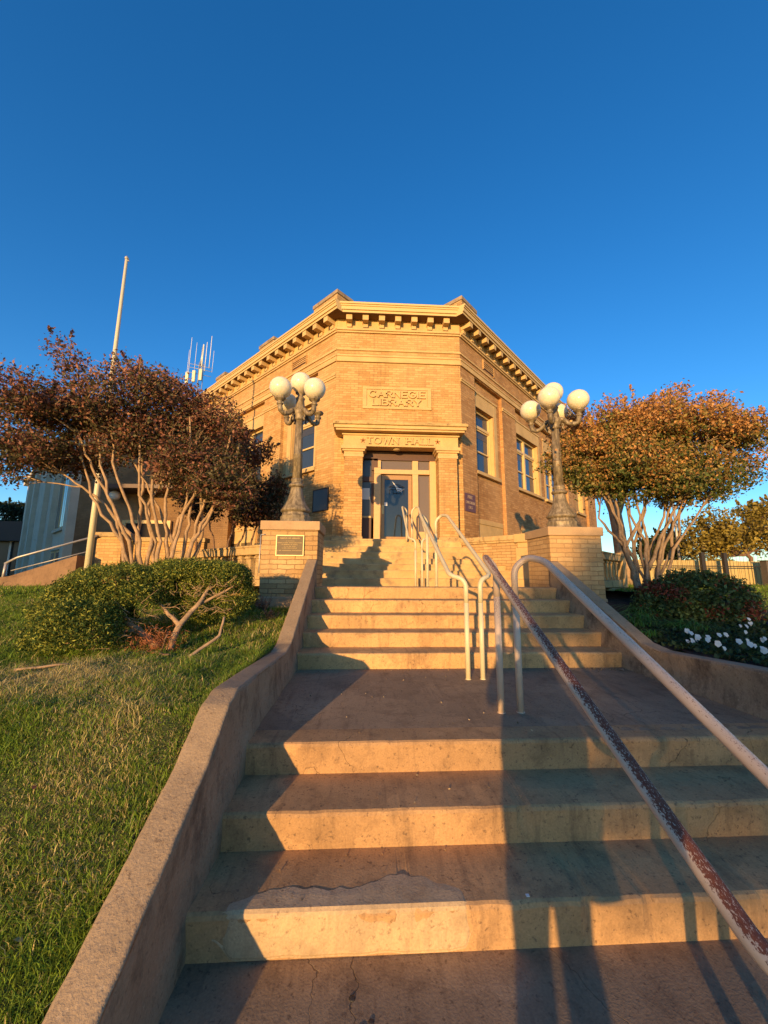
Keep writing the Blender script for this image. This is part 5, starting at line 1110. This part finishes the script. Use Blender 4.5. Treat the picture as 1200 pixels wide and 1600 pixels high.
# ================================================================== SHADE TREE BEHIND THE CAMERA, PHOTOGRAPHER
cl = hull_clumps([(-7.3, -25, 3.3, 2.0, 1.6, 1.6)], 44, 77, .5, .9)
SHADE = crape('street_tree', (-7.3, -25, -1.7), [[(-7.3, -25, -1.8), (-7.3, -25, .6), (-7.2, -25, 2.4)]], cl, 24000, .09, lambda c: np.array([.25, .14, .04])*(.5+RNG.random((len(c), 1))), 'bark_dark', 'thin leaved street tree across the road behind the camera', rad=.11, fill=.1)
def skin(name, verts, edges, radii, mat, parent, sub=2):
    me = bpy.data.meshes.new(name); o3 = origin(parent); me.from_pydata([tuple(Vector(v)-o3) for v in verts], edges, [])
    o = bpy.data.objects.new(name, me); COL.objects.link(o); o.parent = parent
    s = o.modifiers.new('skin', 'SKIN'); sv = me.skin_vertices[0].data
    for i, r in enumerate(radii): sv[i].radius = (r, r) if not hasattr(r, '__len__') else r
    sv[0].use_root = True; s.use_smooth_shade = True
    b = o.modifiers.new('sub', 'SUBSURF'); b.levels = sub; b.render_levels = sub
    dg = bpy.context.evaluated_depsgraph_get(); dg.update(); me2 = bpy.data.meshes.new_from_object(o.evaluated_get(dg)); o.modifiers.clear(); o.data = me2
    me2.materials.clear(); me2.materials.append(mat); return o
PXc, PYc, G = -.03, -.48, ZP
p = empty('person', (PXc, PYc, G), 'person in a dark hooded coat and trousers standing behind the camera holding up a phone', 'person')
V = [(PXc, PYc, G+.95), (PXc, PYc, G+1.15), (PXc, PYc, G+1.38), (PXc, PYc, G+1.50), (PXc, PYc+.02, G+1.60), (PXc, PYc+.03, G+1.70)]
Rr = [(.15, .11), (.14, .10), (.17, .10), .055, .085, .075]
Ed = [(0, 1), (1, 2), (2, 3), (3, 4), (4, 5)]
for s in (-1, 1):
    b0 = len(V); V += [(PXc+s*.09, PYc, G+.86), (PXc+s*.10, PYc+.01, G+.48), (PXc+s*.11, PYc-.01, G+.09), (PXc+s*.12, PYc+.15, G+.03)]; Rr += [.095, .062, .042, .04]; Ed += [(0, b0), (b0, b0+1), (b0+1, b0+2), (b0+2, b0+3)]
    b0 = len(V); V += [(PXc+s*.19, PYc, G+1.42), (PXc+s*.31, PYc+.03, G+1.17), (PXc+s*.12, PYc+.27, G+1.44), (PXc+s*.085-.03, PYc+.36, G+1.58)]; Rr += [.06, .047, .032, .03]; Ed += [(2, b0), (b0, b0+1), (b0+1, b0+2), (b0+2, b0+3)]
skin('body', V, Ed, Rr, flat_mat('skin', (.45, .28, .2), .6), p)
for s in (-1, 1):
    hx, hy, hz = PXc+s*.085-.03, PYc+.36, G+1.60
    for k in range(5):
        dz = .03*(k-1.5) if k < 4 else -.05; fl = [.075, .08, .075, .06, .05][k]
        f0 = Vector((hx, hy, hz+dz*.8)); f1 = f0+Vector((-s*.02, fl*.6, 0)); f2 = f1+Vector((-s*fl*.5, .01, .005))
        skin('finger', [f0, f1, f2], [(0, 1), (1, 2)], [.010, .009, .0075], flat_mat('skin', (.45, .28, .2), .6), p, 1)
m = MB(); m.lathe(PXc+.055, PYc, [(.25, G+.53), (.265, G+.75), (.275, G+.95), (.265, G+1.1), (.26, G+1.3), (.20, G+1.42), (.09, G+1.50)], 20)
co = m.build('coat', flat_mat('coat', (.05, .05, .06), .9), p)
for v in co.data.vertices: v.co.y *= .72; v.co.x *= 1.08
for s in (-1, 1):
    m = MB(); m.tube(bend([(PXc+s*.17, PYc, G+1.43), (PXc+s*.33, PYc+.03, G+1.15), (PXc+s*.13, PYc+.26, G+1.42)], .05, 4), .065, 10); m.build('sleeve', bpy.data.materials['coat'], p)
    m = MB(); m.tube([(PXc+s*.09, PYc, G+.9), (PXc+s*.10, PYc+.01, G+.48), (PXc+s*.11, PYc-.01, G+.07)], [.105, .085, .065], 10); m.build('trouser_leg', bpy.data.materials['coat'], p)
m = MB(); m.sphere((PXc, PYc+.03, G+1.645), .105, 16, 10, squash=1.2); m.build('hair', M['dark'], p)
m = MB(); m.box(-.04, .04, -.075, -.066, -.06, .09); tag(m.build('phone', M['iron'], None, .004), 'dark phone held up by the person behind the camera', 'phone')
# ================================================================== CAMERA, LIGHT, SKY
F_ = 600.; pitch, yaw, roll = R(9.13), R(3.0), R(.35)
cd = bpy.data.cameras.new('camera'); cam = bpy.data.objects.new('camera', cd); COL.objects.link(cam); SC.camera = cam
cd.sensor_fit = 'HORIZONTAL'; cd.sensor_width = 36; cd.lens = 18; cd.clip_start = .02; cd.clip_end = 3000
Fv = Vector((math.sin(yaw)*math.cos(pitch), math.cos(yaw)*math.cos(pitch), math.sin(pitch)))
R0 = Vector((math.cos(yaw), -math.sin(yaw), 0)); U0 = R0.cross(Fv)
Rv = R0*math.cos(roll)+U0*math.sin(roll); Uv = U0*math.cos(roll)-R0*math.sin(roll)
cam.matrix_world = Matrix(((Rv.x, Uv.x, -Fv.x, 0), (Rv.y, Uv.y, -Fv.y, 0), (Rv.z, Uv.z, -Fv.z, 0), (0, 0, 0, 1)))
AZ, EL = R(20.5), R(7.4)
sd = bpy.data.lights.new('sun', 'SUN'); sun = bpy.data.objects.new('sun', sd); COL.objects.link(sun)
sd.energy = 5.0; sd.angle = R(.55); sd.color = (1, .62, .25)
dirv = Vector((math.sin(AZ)*math.cos(EL), math.cos(AZ)*math.cos(EL), -math.sin(EL)))
sun.rotation_euler = dirv.to_track_quat('-Z', 'Y').to_euler(); sun.location = (-20, -50, 20)
W = bpy.data.worlds.new('World'); SC.world = W; W.use_nodes = True; nt = W.node_tree
sky = nt.nodes.new('ShaderNodeTexSky'); sky.sky_type = 'NISHITA'; sky.sun_disc = False; sky.sun_elevation = EL; sky.sun_rotation = R(200); sky.altitude = 300; sky.air_density = 1.0; sky.dust_density = .2; sky.ozone_density = 3.4
bg = nt.nodes['Background']; bg.inputs[1].default_value = .15
hs = nt.nodes.new('ShaderNodeHueSaturation'); hs.inputs['Saturation'].default_value = 1.19; hs.inputs['Value'].default_value = 1.52; hs.inputs['Hue'].default_value = .505; nt.links.new(sky.outputs[0], hs.inputs['Color']); nt.links.new(hs.outputs[0], bg.inputs[0])
vs = SC.view_settings; vs.view_transform = 'Standard'; vs.look = 'None'; vs.gamma = 1; vs.exposure = .5
SC.cycles.max_bounces = 6; SC.cycles.use_denoising = True
